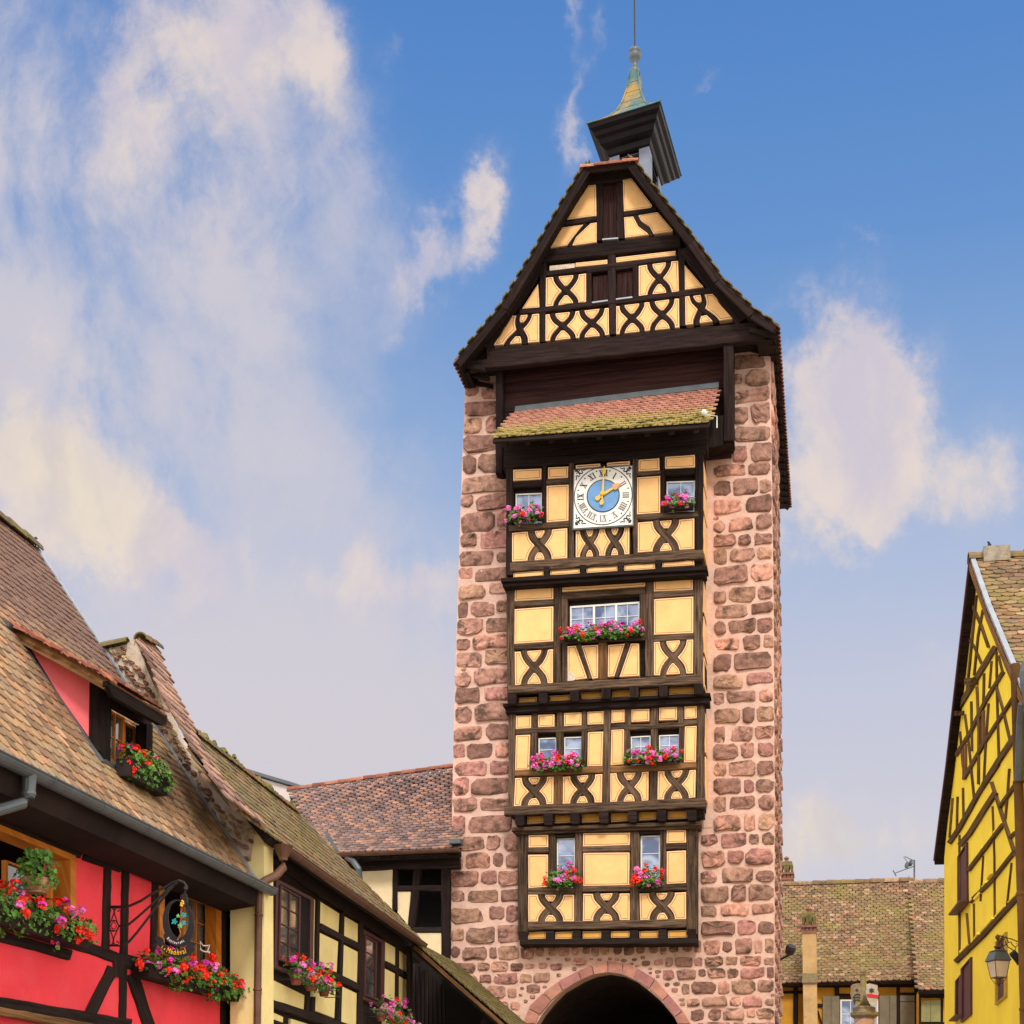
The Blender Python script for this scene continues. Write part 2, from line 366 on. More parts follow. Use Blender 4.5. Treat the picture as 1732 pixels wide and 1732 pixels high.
# planes: pixel of the photograph -> point of that plane
class Pl:
    def __init__(s, p, n): s.p = V(p); s.n = V(n).normalized()
    def __call__(s, px, py=None):
        if py is None: px, py = px
        d = FWD*FPX + RGT*(px-PX0) - UPV*(py-PY0)
        return CAM + d*((s.p-CAM).dot(s.n)/d.dot(s.n))
    def off(s, d): return Pl(s.p+s.n*d, s.n)
def PY(y): return Pl((0, y, 0), (0, -1, 0))
def PX(x): return Pl((x, 0, 0), (1, 0, 0))
def proj(P):
    d = P-CAM; z = d.dot(FWD)
    if z < .1: return (-9999, -9999)
    return (PX0+FPX*d.dot(RGT)/z, PY0-FPX*d.dot(UPV)/z)
class Fr:
    "a crop of the photograph: local crop coordinates -> pixels"
    def __init__(s, x, y, k): s.x = x; s.y = y; s.k = k
    def __call__(s, a, b=None):
        if b is None:
            if isinstance(a[0], (int, float)): return (s.x+a[0]/s.k, s.y+a[1]/s.k)
            return [s(q) for q in a]
        return (s.x+a/s.k, s.y+b/s.k)
FG = Fr(740, 220, 2.794); F4 = Fr(830, 740, 4.558); F3 = Fr(840, 950, 4.558); F2 = Fr(840, 1160, 4.558); F1 = Fr(850, 1360, 4.558)
FB = Fr(940, 0, 5.414); FC = Fr(0, 860, 3.936); FR = Fr(0, 1292, 3.936); FW = Fr(380, 1240, 3.5208); FBK = Fr(1300, 1432, 5.773)
FY1 = Fr(1540, 900, 4.125); FY2 = Fr(1560, 1300, 4.012); FD = Fr(150, 1130, 7.219); FS = Fr(160, 1470, 7.2167); FA = Fr(860, 1590, 5.094); FCL = Fr(960, 780, 14.433); FL = Fr(1650, 1540, 9.02)

def orient(P, n):
    a = V((0, 0, 0))
    for i in range(len(P)): a += (P[i]-P[0]).cross(P[(i+1) % len(P)]-P[0])
    return P if a.dot(n) > 0 else P[::-1]
def prism(name, pts, pl, off=0., th=.1, mat='wood_dark', parent=None, backmat=None, **k):
    P = orient([pl(p) for p in pts] if not isinstance(pts[0], V) else list(pts), pl.n)
    return prism3(name, P, pl.n, off, th, mat, parent, **k)
def prism3(name, P, n, off, th, mat, parent, **k):
    N = len(P); P = orient(P, n)
    vs = [p+n*off for p in P]+[p+n*(off-th) for p in P]
    fs = [tuple(range(N)), tuple(range(2*N-1, N-1, -1))]+[(i, i+N, (i+1) % N+N, (i+1) % N) for i in range(N)]
    e = (P[1]-P[0]).normalized(); g = n.cross(e)
    L = max(range(N), key=lambda i: (P[(i+1) % N]-P[i]).length); e = (P[(L+1) % N]-P[L]).normalized(); g = n.cross(e)
    ro = random.random()*9
    uvs = [((v-P[0]).dot(e)+ro, (v-P[0]).dot(g)+ro+(0 if i < N else th)) for i, v in enumerate(vs)]
    return mk(name, vs, fs, mat, parent, uvs=uvs, **k)
def strip(name, path, wid, pl, off=0., th=.16, mat='wood_old', parent=None, jit=.05, **k):
    "a timber along a pixel path, hewn slightly uneven; wid in pixels"
    if isinstance(wid, (int, float)): wid = [wid]*len(path)
    pts = []; ws = []
    for i in range(len(path)-1):
        (x1, y1), (x2, y2) = path[i], path[i+1]; d = math.hypot(x2-x1, y2-y1)
        n = max(1, int(d/14)) if len(path) == 2 else 1
        for j in range(n): pts.append((x1+(x2-x1)*j/n, y1+(y2-y1)*j/n)); ws.append(wid[i]+(wid[i+1]-wid[i])*j/n)
    pts.append(path[-1]); ws.append(wid[-1])
    A = []; B = []
    for i, (x, y) in enumerate(pts):
        a = pts[max(0, i-1)]; b = pts[min(len(pts)-1, i+1)]; dx, dy = b[0]-a[0], b[1]-a[1]; L = math.hypot(dx, dy) or 1
        nx, ny = -dy/L, dx/L; h1 = ws[i]/2*(1+random.uniform(-jit, jit)*2); h2 = ws[i]/2*(1+random.uniform(-jit, jit)*2)
        A.append(pl(x+nx*h1, y+ny*h1)); B.append(pl(x-nx*h2, y-ny*h2))
    if (A[-1]-A[0]).cross(B[0]-A[0]).dot(pl.n) < 0: A, B = B, A
    n = len(A); nn = pl.n; ch = min(.018, (A[0]-B[0]).length*.12); vs = []; uvs = []; ro = random.random()*20
    ln = 0
    for i in range(n):
        if i: ln += (A[i]-A[i-1]).length
        w = (B[i]-A[i]).length; t = (B[i]-A[i])/max(w, 1e-6)
        vs += [A[i]+nn*(off-th), A[i]+nn*(off-ch), A[i]+t*ch+nn*off, B[i]-t*ch+nn*off, B[i]+nn*(off-ch), B[i]+nn*(off-th)]
        uvs += [(ln+ro, -th), (ln+ro, 0), (ln+ro, ch), (ln+ro, w-ch), (ln+ro, w), (ln+ro, w+th)]
    fs = []
    for i in range(n-1):
        for k_ in range(5): fs.append((i*6+k_, (i+1)*6+k_, (i+1)*6+k_+1, i*6+k_+1))
    fs += [tuple(range(6)), tuple((n-1)*6+q for q in range(6))[::-1]]
    return mk(name, vs, fs, mat, parent, uvs=uvs, **k)
def beams(L, fr, pl, parent, off=.0, mat='wood_old', name='beam', th=.16):
    for b in L:
        strip(name, [fr(b[0], b[1]), fr(b[2], b[3])], b[4]/fr.k, pl, off+random.uniform(0, .01), th, b[5] if len(b) > 5 else mat, parent)
def inset(P, d):
    "inset a 2-D polygon by d"
    n = len(P); ar = sum(P[i][0]*P[(i+1) % n][1]-P[(i+1) % n][0]*P[i][1] for i in range(n)); s = 1 if ar > 0 else -1; out = []
    for i in range(n):
        a, b, c = P[i-1], P[i], P[(i+1) % n]
        e1 = (b[0]-a[0], b[1]-a[1]); e2 = (c[0]-b[0], c[1]-b[1]); l1 = math.hypot(*e1) or 1; l2 = math.hypot(*e2) or 1
        n1 = (-e1[1]/l1*s, e1[0]/l1*s); n2 = (-e2[1]/l2*s, e2[0]/l2*s)
        m = (n1[0]+n2[0], n1[1]+n2[1]); q = max(.35, 1+n1[0]*n2[0]+n1[1]*n2[1])
        out.append((b[0]+m[0]*d/q, b[1]+m[1]*d/q))
    return out
def pnl(pts, pl, parent, off=.008, th=.16, d1=1.5, d2=1.0, mats=('ochre', 'ochre_edge', 'ochre_line'), name='panel', kind=None):
    "raised plaster field with the painted double border of the photograph"
    P = [(x+random.uniform(-.35, .35), y+random.uniform(-.35, .35)) for x, y in pts]
    w = max(x for x, y in P)-min(x for x, y in P); h = max(y for x, y in P)-min(y for x, y in P)
    s = min(1., min(w, h)/8.); r = [inset(P, -.1), inset(P, .7*s), inset(P, (.7+d1)*s), inset(P, (.7+d1+d2)*s)]
    N = len(P); n = pl.n; vs = [pl(p)+n*(off-th) for p in r[0]]+[pl(p)+n*(off-.015) for p in r[0]]
    for q in r[1:]: vs += [pl(p)+n*off for p in q]
    fs = []; fm = []
    for k, m in enumerate((1, 1, 1, 2)):
        for i in range(N):
            j = (i+1) % N; fs.append((k*N+i, k*N+j, (k+1)*N+j, (k+1)*N+i)); fm.append(m)
    fs.append(tuple(range(4*N, 5*N))); fm.append(0)
    if orient([pl(p) for p in P], n)[0] != pl(P[0]): fs = [f[::-1] for f in fs]
    return mk(name, vs, fs, list(mats), parent, fm)
def bil(q, s, t):
    return tuple((q[0][i]*(1-s)+q[1][i]*s)*(1-t)+(q[3][i]*(1-s)+q[2][i]*s)*t for i in (0, 1))
def xcell(quad, xs, k, wpx, pl, parent, mat='wood_old'):
    "a field with one or more curved saltire braces and the plaster pieces between them"
    W = (abs(quad[1][0]-quad[0][0])+abs(quad[2][0]-quad[3][0]))/2; H = abs(quad[3][1]-quad[0][1]); g = lambda t: math.sin(math.pi*(t-.5))
    T = [i/8 for i in range(9)]
    def h(t):
        sl = k*W*math.pi*math.cos(math.pi*(t-.5))/H; return (wpx/2+.9)*math.sqrt(1+sl*sl)/W
    for s0 in xs:
        for sg in (1, -1):
            strip('brace', [bil(quad, s0+sg*k*g(t), -.04+1.08*t) for t in T], wpx*1.12, pl, -.006 if sg > 0 else -.018, .14, mat, parent, .03)
    E = [0]+xs+[1]
    for i in range(len(xs)+1):
        Lf = [(0, 0), (0, 1)] if i == 0 else [(min(.98, xs[i-1]+abs(k*g(t))+h(t)), t) for t in T]
        Rt = [(1, 0), (1, 1)] if i == len(xs) else [(max(.02, xs[i]-abs(k*g(t))-h(t)), t) for t in T]
        pnl([bil(quad, s, t) for s, t in Lf+Rt[::-1]], pl, parent)
    for s0 in xs:
        for tt in (0, 1):
            ts = [(1-tt)*0+tt*1+(.5-tt)*2*u/6*.5*1 for u in range(7)]
            ok = [t for t in ts if abs(k*g(t))-h(t) > .012]
            if len(ok) < 2: continue
            poly = [(s0-abs(k*g(t))+h(t), t) for t in ok]+[(s0+abs(k*g(t))-h(t), t) for t in ok[::-1]]
            pnl([bil(quad, s, t) for s, t in poly], pl, parent, d1=1.1)
def window(quad, pl, parent, off=-.10, nx=2, ny=3, fw=2.2, bar=1.0, fm='white_paint', pm='pane_sky', name='window', thick=.06, sashes=1):
    "frame with glazing bars; every pane its own child"
    W = abs(quad[1][0]-quad[0][0]); H = abs(quad[3][1]-quad[0][1]); b = Buf(); n = pl.n
    def q3(s0, s1, t0, t1, o, th):
        P = orient([pl(bil(quad, s, t)) for s, t in ((s0, t0), (s1, t0), (s1, t1), (s0, t1))], n)
        vs = [p+n*o for p in P]+[p+n*(o-th) for p in P]
        b.add(vs, [(0, 1, 2, 3), (7, 6, 5, 4)]+[(i, i+4, (i+1) % 4+4, (i+1) % 4) for i in range(4)])
    u, v = fw/W, fw/H
    q3(0, 1, 0, v, off, thick); q3(0, 1, 1-v, 1, off, thick); q3(0, u, v, 1-v, off, thick); q3(1-u, 1, v, 1-v, off, thick)
    panes = []
    for s_ in range(sashes):
        a0 = u+(1-2*u)*s_/sashes; a1 = u+(1-2*u)*(s_+1)/sashes
        if s_: q3(a0-u*.6, a0+u*.6, v, 1-v, off+.008, thick)
        for i in range(nx):
            c0 = a0+(a1-a0)*i/nx; c1 = a0+(a1-a0)*(i+1)/nx
            if i: q3(c0-bar/W/2, c0+bar/W/2, v, 1-v, off-.01, .03)
            for j in range(ny): panes.append((c0, c1, v+(1-2*v)*j/ny, v+(1-2*v)*(j+1)/ny))
        for j in range(1, ny): q3(a0, a1, v+(1-2*v)*j/ny-bar/H/2, v+(1-2*v)*j/ny+bar/H/2, off-.013, .03)
    f = b.build(name, fm, parent)
    for c0, c1, d0, d1 in panes:
        prism('pane', [bil(quad, c0, d0), bil(quad, c1, d0), bil(quad, c1, d1), bil(quad, c0, d1)], pl, off-.03+random.uniform(-.002, .002), .008, pm, f)
    return f

# ---- roof tiles (beaver tails): the nearest ones single objects, the rest one mesh
TM = {}
def tile_mesh(w, l, mat, pointed=False):
    key = (round(w, 3), round(l, 3), mat, pointed)
    if key in TM: return TM[key]
    h = w/2*.97; z = .026; ol = []
    for a in ((-1, 0), (-1, .34), (-.80, .14), (-.44, .03), (0, 0), (.44, .03), (.80, .14), (1, .34), (1, 0))[1:-1]:
        ol.append((a[0]*h, (a[1]*1.0)*l*(2.2 if pointed else 1.3)-.0))
    pts = ol+[(h, .62*l*2), (-h, .62*l*2)]
    N = len(pts); vs = [V((x, y, z)) for x, y in pts]+[V((x, y, 0)) for x, y in pts]
    fs = [tuple(range(N))]+[(i, i+N, (i+1) % N+N, (i+1) % N) for i in range(N-3)]+[(N-3, 2*N-3, 2*N-2, N-2), (N-1, 2*N-1, N, 0)]
    fs = [fs[0]]+[f[::-1] for f in fs[1:]]
    me = bpy.data.meshes.new('tile'); me.from_pydata([tuple(v) for v in vs], [], fs); me.materials.append(M[mat]); me.update()
    TM[key] = (me, vs, fs); return TM[key]
def tiles(parent, BL, BR, TR, TL, tw, ex, mat, nparts=300, inside=None, lift=.02, name='tile', jit=1., pointed=False, tilt=.09):
    U = (BR-BL).normalized(); Vv = ((TL-BL)+(TR-BR)).normalized(); N = U.cross(Vv).normalized(); Vv = N.cross(U)
    nu = max(1, round((BR-BL).length/tw)); nv = max(1, round(((TL-BL).length+(TR-BR).length)/2/ex))
    me, mv, mf = tile_mesh(tw, ex, mat, pointed)
    spots = []
    for j in range(nv):
        for i in range(-1, nu+1):
            s = (i+.5+(.5 if j % 2 else 0))/nu
            if s < -.1/nu or s > 1+.1/nu: continue
            t = j/nv
            P = (BL*(1-s)+BR*s)*(1-t)+(TL*(1-s)+TR*s)*t
            px = proj(P+Vv*ex*.5)
            if inside and not inside(px): continue
            vis = -25 < px[0] < 1757 and -25 < px[1] < 1757
            r3 = Matrix.Rotation(random.uniform(-.035, .035)*jit, 3, 'Z') @ Matrix.Rotation(-tilt+random.uniform(-.02, .02)*jit, 3, 'X') @ Matrix.Rotation(random.uniform(-.03, .03)*jit, 3, 'Y')
            m3 = Matrix((U, Vv, N)).transposed() @ r3
            P = P+N*(lift+random.uniform(0, .006)*jit)+Vv*random.uniform(-.012, .012)*jit
            spots.append(((P-CAM).length+(0 if vis else 500), len(spots), P, m3))
    spots.sort(key=lambda q: q[:2])
    for _, _, P, m3 in spots[:nparts]: link(name, me, P, parent, m3)
    if spots[nparts:]:
        b = Buf()
        for _, _, P, m3 in spots[nparts:]: b.add([P+m3 @ v for v in mv], mf, random.random())
        b.build(name, mat, parent, kind='stuff')
def inpoly(poly):
    def f(p):
        x, y = p; c = False; n = len(poly)
        for i in range(n):
            x1, y1 = poly[i]; x2, y2 = poly[i-1]
            if (y1 > y) != (y2 > y) and x < (x2-x1)*(y-y1)/(y2-y1)+x1: c = not c
        return c
    return f
def ridge(parent, A, B, r=.11, L=.38, mat='tile_mix', name='ridge_tile', n=None):
    "half-round ridge tiles, each its own object"
    D = (B-A); k = n or max(1, round(D.length/L)); d = D.normalized(); s = d.cross(V((0, 0, 1))).normalized(); u = s.cross(d)
    for i in range(k):
        a = A+D*(i/k)-d*.02; c = A+D*((i+1)/k)+d*.02; b = Buf(); r1 = r*random.uniform(.97, 1.05); q = 1.13
        b.loft([[p+s*math.cos(t)*rr+u*(math.sin(t)*rr-.03) for t in [math.pi*j/7 for j in range(8)]]+[p+s*math.cos(t)*rr*.8+u*(math.sin(t)*rr*.8-.03) for t in [math.pi*j/7 for j in range(7, -1, -1)]] for p, rr in ((a, r1*q), (c, r1*.95))])
        b.build(name, mat, parent)
# ---- field stones
def stone(poly_px, pl, parent, h=.05, mat='stone', name='stone', buf=None, off=0.):
    n = pl.n; P = [pl(p) for p in poly_px]; c = sum(P, V((0, 0, 0)))/len(P); N = len(P); P = orient(P, n)
    e = (P[0]-c).normalized(); g = n.cross(e); tl = random.uniform(-.25, .25), random.uniform(-.25, .25)
    vs = [p+n*(off-.02) for p in P]
    for sc_, hh in ((.94, .8), (.66, 1.0)):
        for p in P:
            d = (p-c)*sc_*random.uniform(.93, 1.05); vs.append(c+d+n*(off+h*hh*random.uniform(.45, 1.5)+(d.dot(e)*tl[0]+d.dot(g)*tl[1])*.35))
    vs.append(c+n*(off+h*random.uniform(.8, 1.2)))
    fs = []
    for k in (0, 1):
        for i in range(N): fs.append((k*N+i, k*N+(i+1) % N, (k+1)*N+(i+1) % N, (k+1)*N+i))
    for i in range(N): fs.append((2*N+i, 2*N+(i+1) % N, 3*N))
    r = random.random()
    if buf is not None: buf.add(vs, fs, r); return
    return mk(name, vs, fs, mat, parent, smooth=random.random() < .35, rnd=[r]*len(vs))
def blobpoly(x0, y0, x1, y1, tilt=0., sq=3.2, n=10, jit=.07):
    cx, cy, a, b = (x0+x1)/2, (y0+y1)/2, (x1-x0)/2, (y1-y0)/2; out = []; ph = random.random()*.5
    for i in range(n):
        t = 2*math.pi*(i+ph)/n; c, s = math.cos(t), math.sin(t); r = (abs(c)**sq+abs(s)**sq)**(-1/sq)*random.uniform(1-jit, 1+jit*.6)
        x = cx+a*c*r; out.append((x, cy+b*s*r+tilt*(x-cx)))
    return out

def blockpoly(x0, y0, x1, y1, tilt=0., ch=.16, jit=.045):
    w_, h_ = x1-x0, y1-y0; cx = (x0+x1)/2; m = min(w_, h_); out = []
    R = lambda: random.uniform(-jit, jit)*m
    for (ax, ay, sx, sy) in ((x0, y0, 1, 1), (x1, y0, -1, 1), (x1, y1, -1, -1), (x0, y1, 1, -1)):
        c = m*ch*random.uniform(.5, 2.0); a = (ax, ay+sy*c); b = (ax+sx*c, ay)
        out += [a, b] if (sx, sy) in ((1, 1), (-1, -1)) else [b, a]
    k = 0; res = []
    for i, p in enumerate(out):
        res.append((p[0]+R(), p[1]+R()))
        if i in (1, 5): q = out[(i+1) % 8]; res.append(((p[0]+q[0])/2+R(), (p[1]+q[1])/2+R()*1.6))
    return [(x, y+tilt*(x-cx)) for x, y in res]

# ---- geraniums
def leaf_proto(mat, size=.055):
    vs = [V((0, 0, 0))]; n = 7
    for i in range(n):
        t = -2.7+5.4*i/(n-1); r = size*(.5+.08*math.cos(3*t)); vs.append(V((r*math.sin(t), r*math.cos(t)+size*.1, .008+.012*((i % 2)-.5))))
    return vs, [(0, i, i+1) for i in range(1, n)]
def blossom_mesh(mat, seed, r=.042):
    rr = random.Random(seed); b = Buf()
    for i in range(15):
        z = rr.uniform(-.35, 1); a = rr.uniform(0, 6.28); q = math.sqrt(1-z*z) if abs(z) < 1 else 0; d = V((q*math.cos(a), q*math.sin(a), z)); c = d*r*rr.uniform(.75, 1.1)
        t1 = d.orthogonal().normalized(); t2 = d.cross(t1); s = r*rr.uniform(.36, .5); k0 = rr.uniform(0, 1.2)
        b.add([c-d*s*.25]+[c+(t1*math.cos(k0+k*1.2566)+t2*math.sin(k0+k*1.2566))*s*(1+.0)+d*s*.2 for k in range(5)], [(0, 1+k, 1+(k+1) % 5) for k in range(5)], rr.random())
    me = bpy.data.meshes.new('blossom'); me.from_pydata([tuple(v) for v in b.v], [], b.f); me.materials.append(M[mat]); me.update(); return me
BLO = {m: [blossom_mesh(m, i*7+len(m)) for i in range(3)] for m in ('petal_red', 'petal_pink', 'petal_magenta')}
LF = leaf_proto('leaf')
def geraniums(A, B, out, label, box='planter', w=.2, h=.15, fr=.17, fup=.22, fdn=.14, nl=230, nb=26, mix=(.4, .35, .25), cat='flower box', group=None, name='flower_box', leaf='leaf', ends=.06, pots=0, ls=1.0, bs=1.0, brackets=False, centre=.03):
    "a window box with geraniums; A, B: the ends of the box's bottom edge against the wall"
    d = (B-A); L = d.length; e = d.normalized(); up = V((0, 0, 1)); o = out.normalized(); c = (A+B)/2
    t = thing(name, c, label, cat, group); bf = Buf()
    if pots:
        for i in range(pots):
            p = A+e*L*(i+.5)/pots+o*w/2; q = [(w*.30, 0), (w*.40, h*.75), (w*.46, h*.77), (w*.46, h), (w*.38, h)]
            bb = Buf(); bb.lathe(p, q, 10); bb.build('pot', 'terracotta', t, smooth=False)
    else:
        bf.loft([[A+o*.01, B+o*.01, B+o*w*.85, A+o*w*.85], [A+o*.0-e*.01+up*h, B+e*.01+up*h, B+e*.01+o*w+up*h, A+o*w-e*.01+up*h]])
        bf.build('box', box, t)
    if brackets:
        b2 = Buf()
        for z in (.03, h*.9): b2.tube([A-e*.03+up*z, A-e*.03+o*(w+.03)+up*z, B+e*.03+o*(w+.03)+up*z, B+e*.03+up*z], .008, 5)
        for i in range(7): q = A-e*.03+(B-A+e*.06)*i/6+o*(w+.03); b2.tube([q+up*.02, q+up*h*.95], .006, 4)
        b2.build('holder', 'iron', t)
    core = c+o*(w*.55)+up*(h+centre); lb = Buf()
    def spot(k=1.):
        while True:
            x, y, z = (random.uniform(-1, 1) for _ in range(3))
            if x*x*x*x+y*y+z*z < 1: break
        r = (y*y+z*z)**.5 or 1; q = random.uniform(.55, 1)**.5/r*max(r, .6); y *= q; z *= q
        zz = z*(fup if z > 0 else fdn)*(1+.25*math.sin(x*9+L*7))
        return core+e*x*(L/2+ends)*k+o*(y*fr+(.04 if z < 0 else 0))+up*zz, V((x*.25, y, z))
    for i in range(nl):
        p, nn = spot(); nd = (o*(nn.y*.6+.35)+up*(nn.z*.5+.55)+e*random.uniform(-.5, .5)+V((random.uniform(-.4, .4),)*3)).normalized()
        a = nd.orthogonal().normalized(); b_ = nd.cross(a); th = random.uniform(0, 6.28); a2 = a*math.cos(th)+b_*math.sin(th); b2 = nd.cross(a2); s = ls*random.uniform(.7, 1.25)
        lb.add([p+(a2*v.x+b2*v.y+nd*v.z)*s for v in LF[0]], LF[1], random.random())
    for i in range(nl//12):
        p, nn = spot(); lb.tube([core+e*random.uniform(-1, 1)*L*.5, p], .004, 3)
    lb.build('foliage', leaf, t, kind='stuff')
    for i in range(nb):
        p, nn = spot(1.04); p = p+o*.03+up*.035+V((random.uniform(-.02, .02),)*3)
        r = random.random(); mt = 'petal_red' if r < mix[0] else 'petal_pink' if r < mix[0]+mix[1] else 'petal_magenta'
        nd = (o*.8+up*.6+e*random.uniform(-.4, .4)).normalized(); a = nd.orthogonal().normalized(); m3 = Matrix((a, nd.cross(a), nd)).transposed() @ Matrix.Scale(bs*random.uniform(.75, 1.3), 3)
        link('blossom', random.choice(BLO[mt]), p, t, m3)
    return t

# ================================================================== ground
def structure(o): o['kind'] = 'structure'; return o
g = structure(mk('ground', [V((-900, -900, -.02)), V((900, -900, -.02)), V((900, 900, -.02)), V((-900, 900, -.02))], [(0, 1, 2, 3)], 'pavement'))
structure(mk('street', [V((-7.0, -60, 0)), V((1.6, -60, 0)), V((1.2, 30, 0)), V((-7.0, 30, 0))], [(0, 1, 2, 3)], 'cobble'))

# ================================================================== the tower
Y0 = PY(0)
tower = thing('clock_tower', (-4.6, 2, 0), 'tall pink sandstone gate tower with timbered bay, steep roof and pointed archway', 'tower')
def ylo(p): return Y0(p).y
# masonry: front slab with the pointed arch cut out, then side and rear walls
Larr = [(787, 622), (785, 700), (781, 800), (776, 950), (770, 1130), (766, 1300), (762, 1500), (760, 1760)]
Rarr = [(1303, 575), (1304, 700), (1306, 850), (1308, 1000), (1309, 1150), (1310, 1350), (1310, 1550), (1310, 1760)]
def lerp_edge(E, y):
    for a, b in zip(E, E[1:]):
        if y <= b[1] or b is E[-1]: return a[0]+(b[0]-a[0])*(y-a[1])/(b[1]-a[1])
arch_in = FA([(240, 723), (290, 640), (370, 540), (470, 440), (630, 345), (740, 300), (860, 280), (985, 300), (1090, 345), (1200, 425), (1320, 530), (1430, 665), (1460, 723)])
al, ar_ = arch_in[0], arch_in[-1]
al2 = (al[0]-14, 1790); ar2 = (ar_[0]+14, 1790)
def drop(p): q = Y0(p); return V((q.x, 0, 0))
outer = [Y0(p) for p in Larr]+[drop(Larr[-1])]
outr = [Y0(p) for p in Rarr]+[drop(Rarr[-1])]
arch3 = [drop(al2), Y0(al2)]+[Y0(p) for p in arch_in]+[Y0(ar2), drop(ar2)]
poly = [V((-4.6, 0, outer[0].z))]+outer+arch3+outr[::-1]
b = Buf(); N = len(poly); D1 = 3.8
# left / right halves as triangulated n-gon strips: simple fan between outline and arch
apex = arch3.index(min(arch3[2:-2], key=lambda p: -p.z))
Lh = outer+arch3[:apex+1]+[V((arch3[apex].x, 0, Y0(1045, 605).z))]
Rh = outr+arch3[apex:][::-1]+[V((arch3[apex].x, 0, Y0(1045, 605).z))]
for H in (Lh, Rh):
    n_ = len(H); b.add(H+[p+V((0, D1, 0)) for p in H], [tuple(range(n_)), tuple(range(2*n_-1, n_-1, -1))]+[(i, i+n_, (i+1) % n_+n_, (i+1) % n_) for i in range(n_-1) if True])
# rear body, slightly narrower
xl, xr = Y0(Larr[-1]).x+.35, Y0(Rarr[-1]).x-.40
for (x0, x1) in ((xl, xl+.7), (xr-.7, xr)):
    b.box(V(((x0+x1)/2, 5.9, 8.8)), V(((x1-x0)/2, 0, 0)), V((0, 2.09, 0)), V((0, 0, 8.8)))
b.build('wall', 'mortar', tower)
b = Buf(); b.box(V(((xl+xr)/2, 8.1, 8.8)), V(((xr-xl)/2, 0, 0)), V((0, .1, 0)), V((0, 0, 8.8))); b.build('rear_wall', 'wood_black', tower)
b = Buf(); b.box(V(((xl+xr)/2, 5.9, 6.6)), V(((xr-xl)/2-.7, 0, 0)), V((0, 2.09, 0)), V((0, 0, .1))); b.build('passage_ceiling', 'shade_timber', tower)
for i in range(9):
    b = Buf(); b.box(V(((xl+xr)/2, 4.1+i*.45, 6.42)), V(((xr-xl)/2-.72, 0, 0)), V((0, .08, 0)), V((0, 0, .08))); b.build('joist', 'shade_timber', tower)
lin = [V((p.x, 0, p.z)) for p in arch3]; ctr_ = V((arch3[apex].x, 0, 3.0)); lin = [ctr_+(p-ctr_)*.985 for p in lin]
b = Buf(); b.loft([[p+V((0, .42, 0)) for p in lin], [p+V((0, 7.9, 0)) for p in lin]], closed=False); b.build('vault', 'shade_stone', tower)  # inner lining, dark by colour to stand in for the passage shade
b = Buf(); b.loft([[p+V((0, .42, 0)) for p in lin], [ctr_+(p-ctr_)*1.05+V((0, .42, 0)) for p in lin]], closed=False); b.build('vault_shade_ring', 'shade_stone', tower)  # ring closing the lining's front edge, in the same painted shade
# voussoirs
ao = FA([(125, 723), (175, 590), (190, 560), (300, 455), (430, 355), (600, 265), (720, 215), (860, 178), (990, 200), (1120, 245), (1270, 335), (1385, 470), (1505, 610), (1575, 723)])
ai = FA([(240, 723), (270, 640), (285, 635), (375, 525), (470, 438), (630, 345), (740, 300), (860, 282), (985, 300), (1085, 345), (1215, 420), (1330, 525), (1435, 665), (1455, 723)])
joints = [0, 1, 3, 4, 5, 6, 7, 8, 9, 10, 11, 12, 13]
for a, c in zip(joints, joints[1:]):
    P = ao[a:c+1]+ai[a:c+1][::-1]
    P = inset(P, .9); prism('voussoir', P, Y0, .055, .8, 'voussoir_stone', tower)
for s, E in ((0, al2), (13, ar2)):
    z = Y0(ao[s]).z
    for k in range(5):
        x0, x1 = sorted((Y0(ao[s]).x, Y0(ai[s]).x)); z1 = z-.02-k*.75
        if z1-.7 > 0: prism3('voussoir', [V((x0, 0, z1-.7)), V((x1, 0, z1-.7)), V((x1, 0, z1)), V((x0, 0, z1))], V((0, -1, 0)), .05, .7, 'voussoir_stone', tower)
# rubble courses
SL = lambda y: -7.2e-5*(1970-y)
stones = []
def course_fill(y0, y1, left, right, pattern, hmin=24, hmax=33, gap=5.2, jy=2, wmin=24, wmax=56):
    y = y0; row = 0
    while y < y1:
        h = random.uniform(hmin, hmax); ym = y+h/2; x = left(ym); xr_ = right(ym); k = 0
        ws = []
        while x < xr_-8:
            small = (k+row) % 2 == pattern
            wd = random.uniform(wmin*.72, wmin*1.35) if small else random.uniform(wmax*.75, wmax*1.15)
            if xr_-(x+wd) < wmin*.8: wd = xr_-x
            hh = h*(random.uniform(.68, 1.05) if small else random.uniform(.85, 1.06)) ; oy = random.uniform(-.5, .5)*(h-hh)
            xm = x+wd/2; yy = ym+oy+SL(ym)*(xm-left(ym))
            ov = wd > 30 and small
            stones.append((x+gap*.35, yy-hh/2, x+wd-gap*.35, yy+hh/2, 3.0 if random.random() < .25 else 6.5))
            if small and hh < h*.68 and wd > 20 and random.random() < .6:
                cx_ = x+wd*random.uniform(.3, .7); stones.append((cx_-4.5, yy+hh/2+2.0, cx_+4.5, yy+hh/2+6.5, 2))
            x += wd+random.uniform(.1, .9)*gap*.9; k += 1
        y += h+random.uniform(.55, 1.1)*gap; row += 1
course_fill(648, 1572, lambda y: lerp_edge(Larr, y)-.5, lambda y: 848 if y < 790 else 866 if y < 1400 else 884, 0, gap=3.3, wmin=28)
course_fill(602, 1572, lambda y: (1238 if y < 775 else 1206 if y < 1400 else 1184), lambda y: lerp_edge(Rarr, y)+.5, 1, hmin=22, hmax=32, gap=3.6, wmin=26, wmax=54)
arch_block = inpoly([(al[0]-40, 1800)]+ao+[(ar_[0]+40, 1800)])
n0 = len(stones)
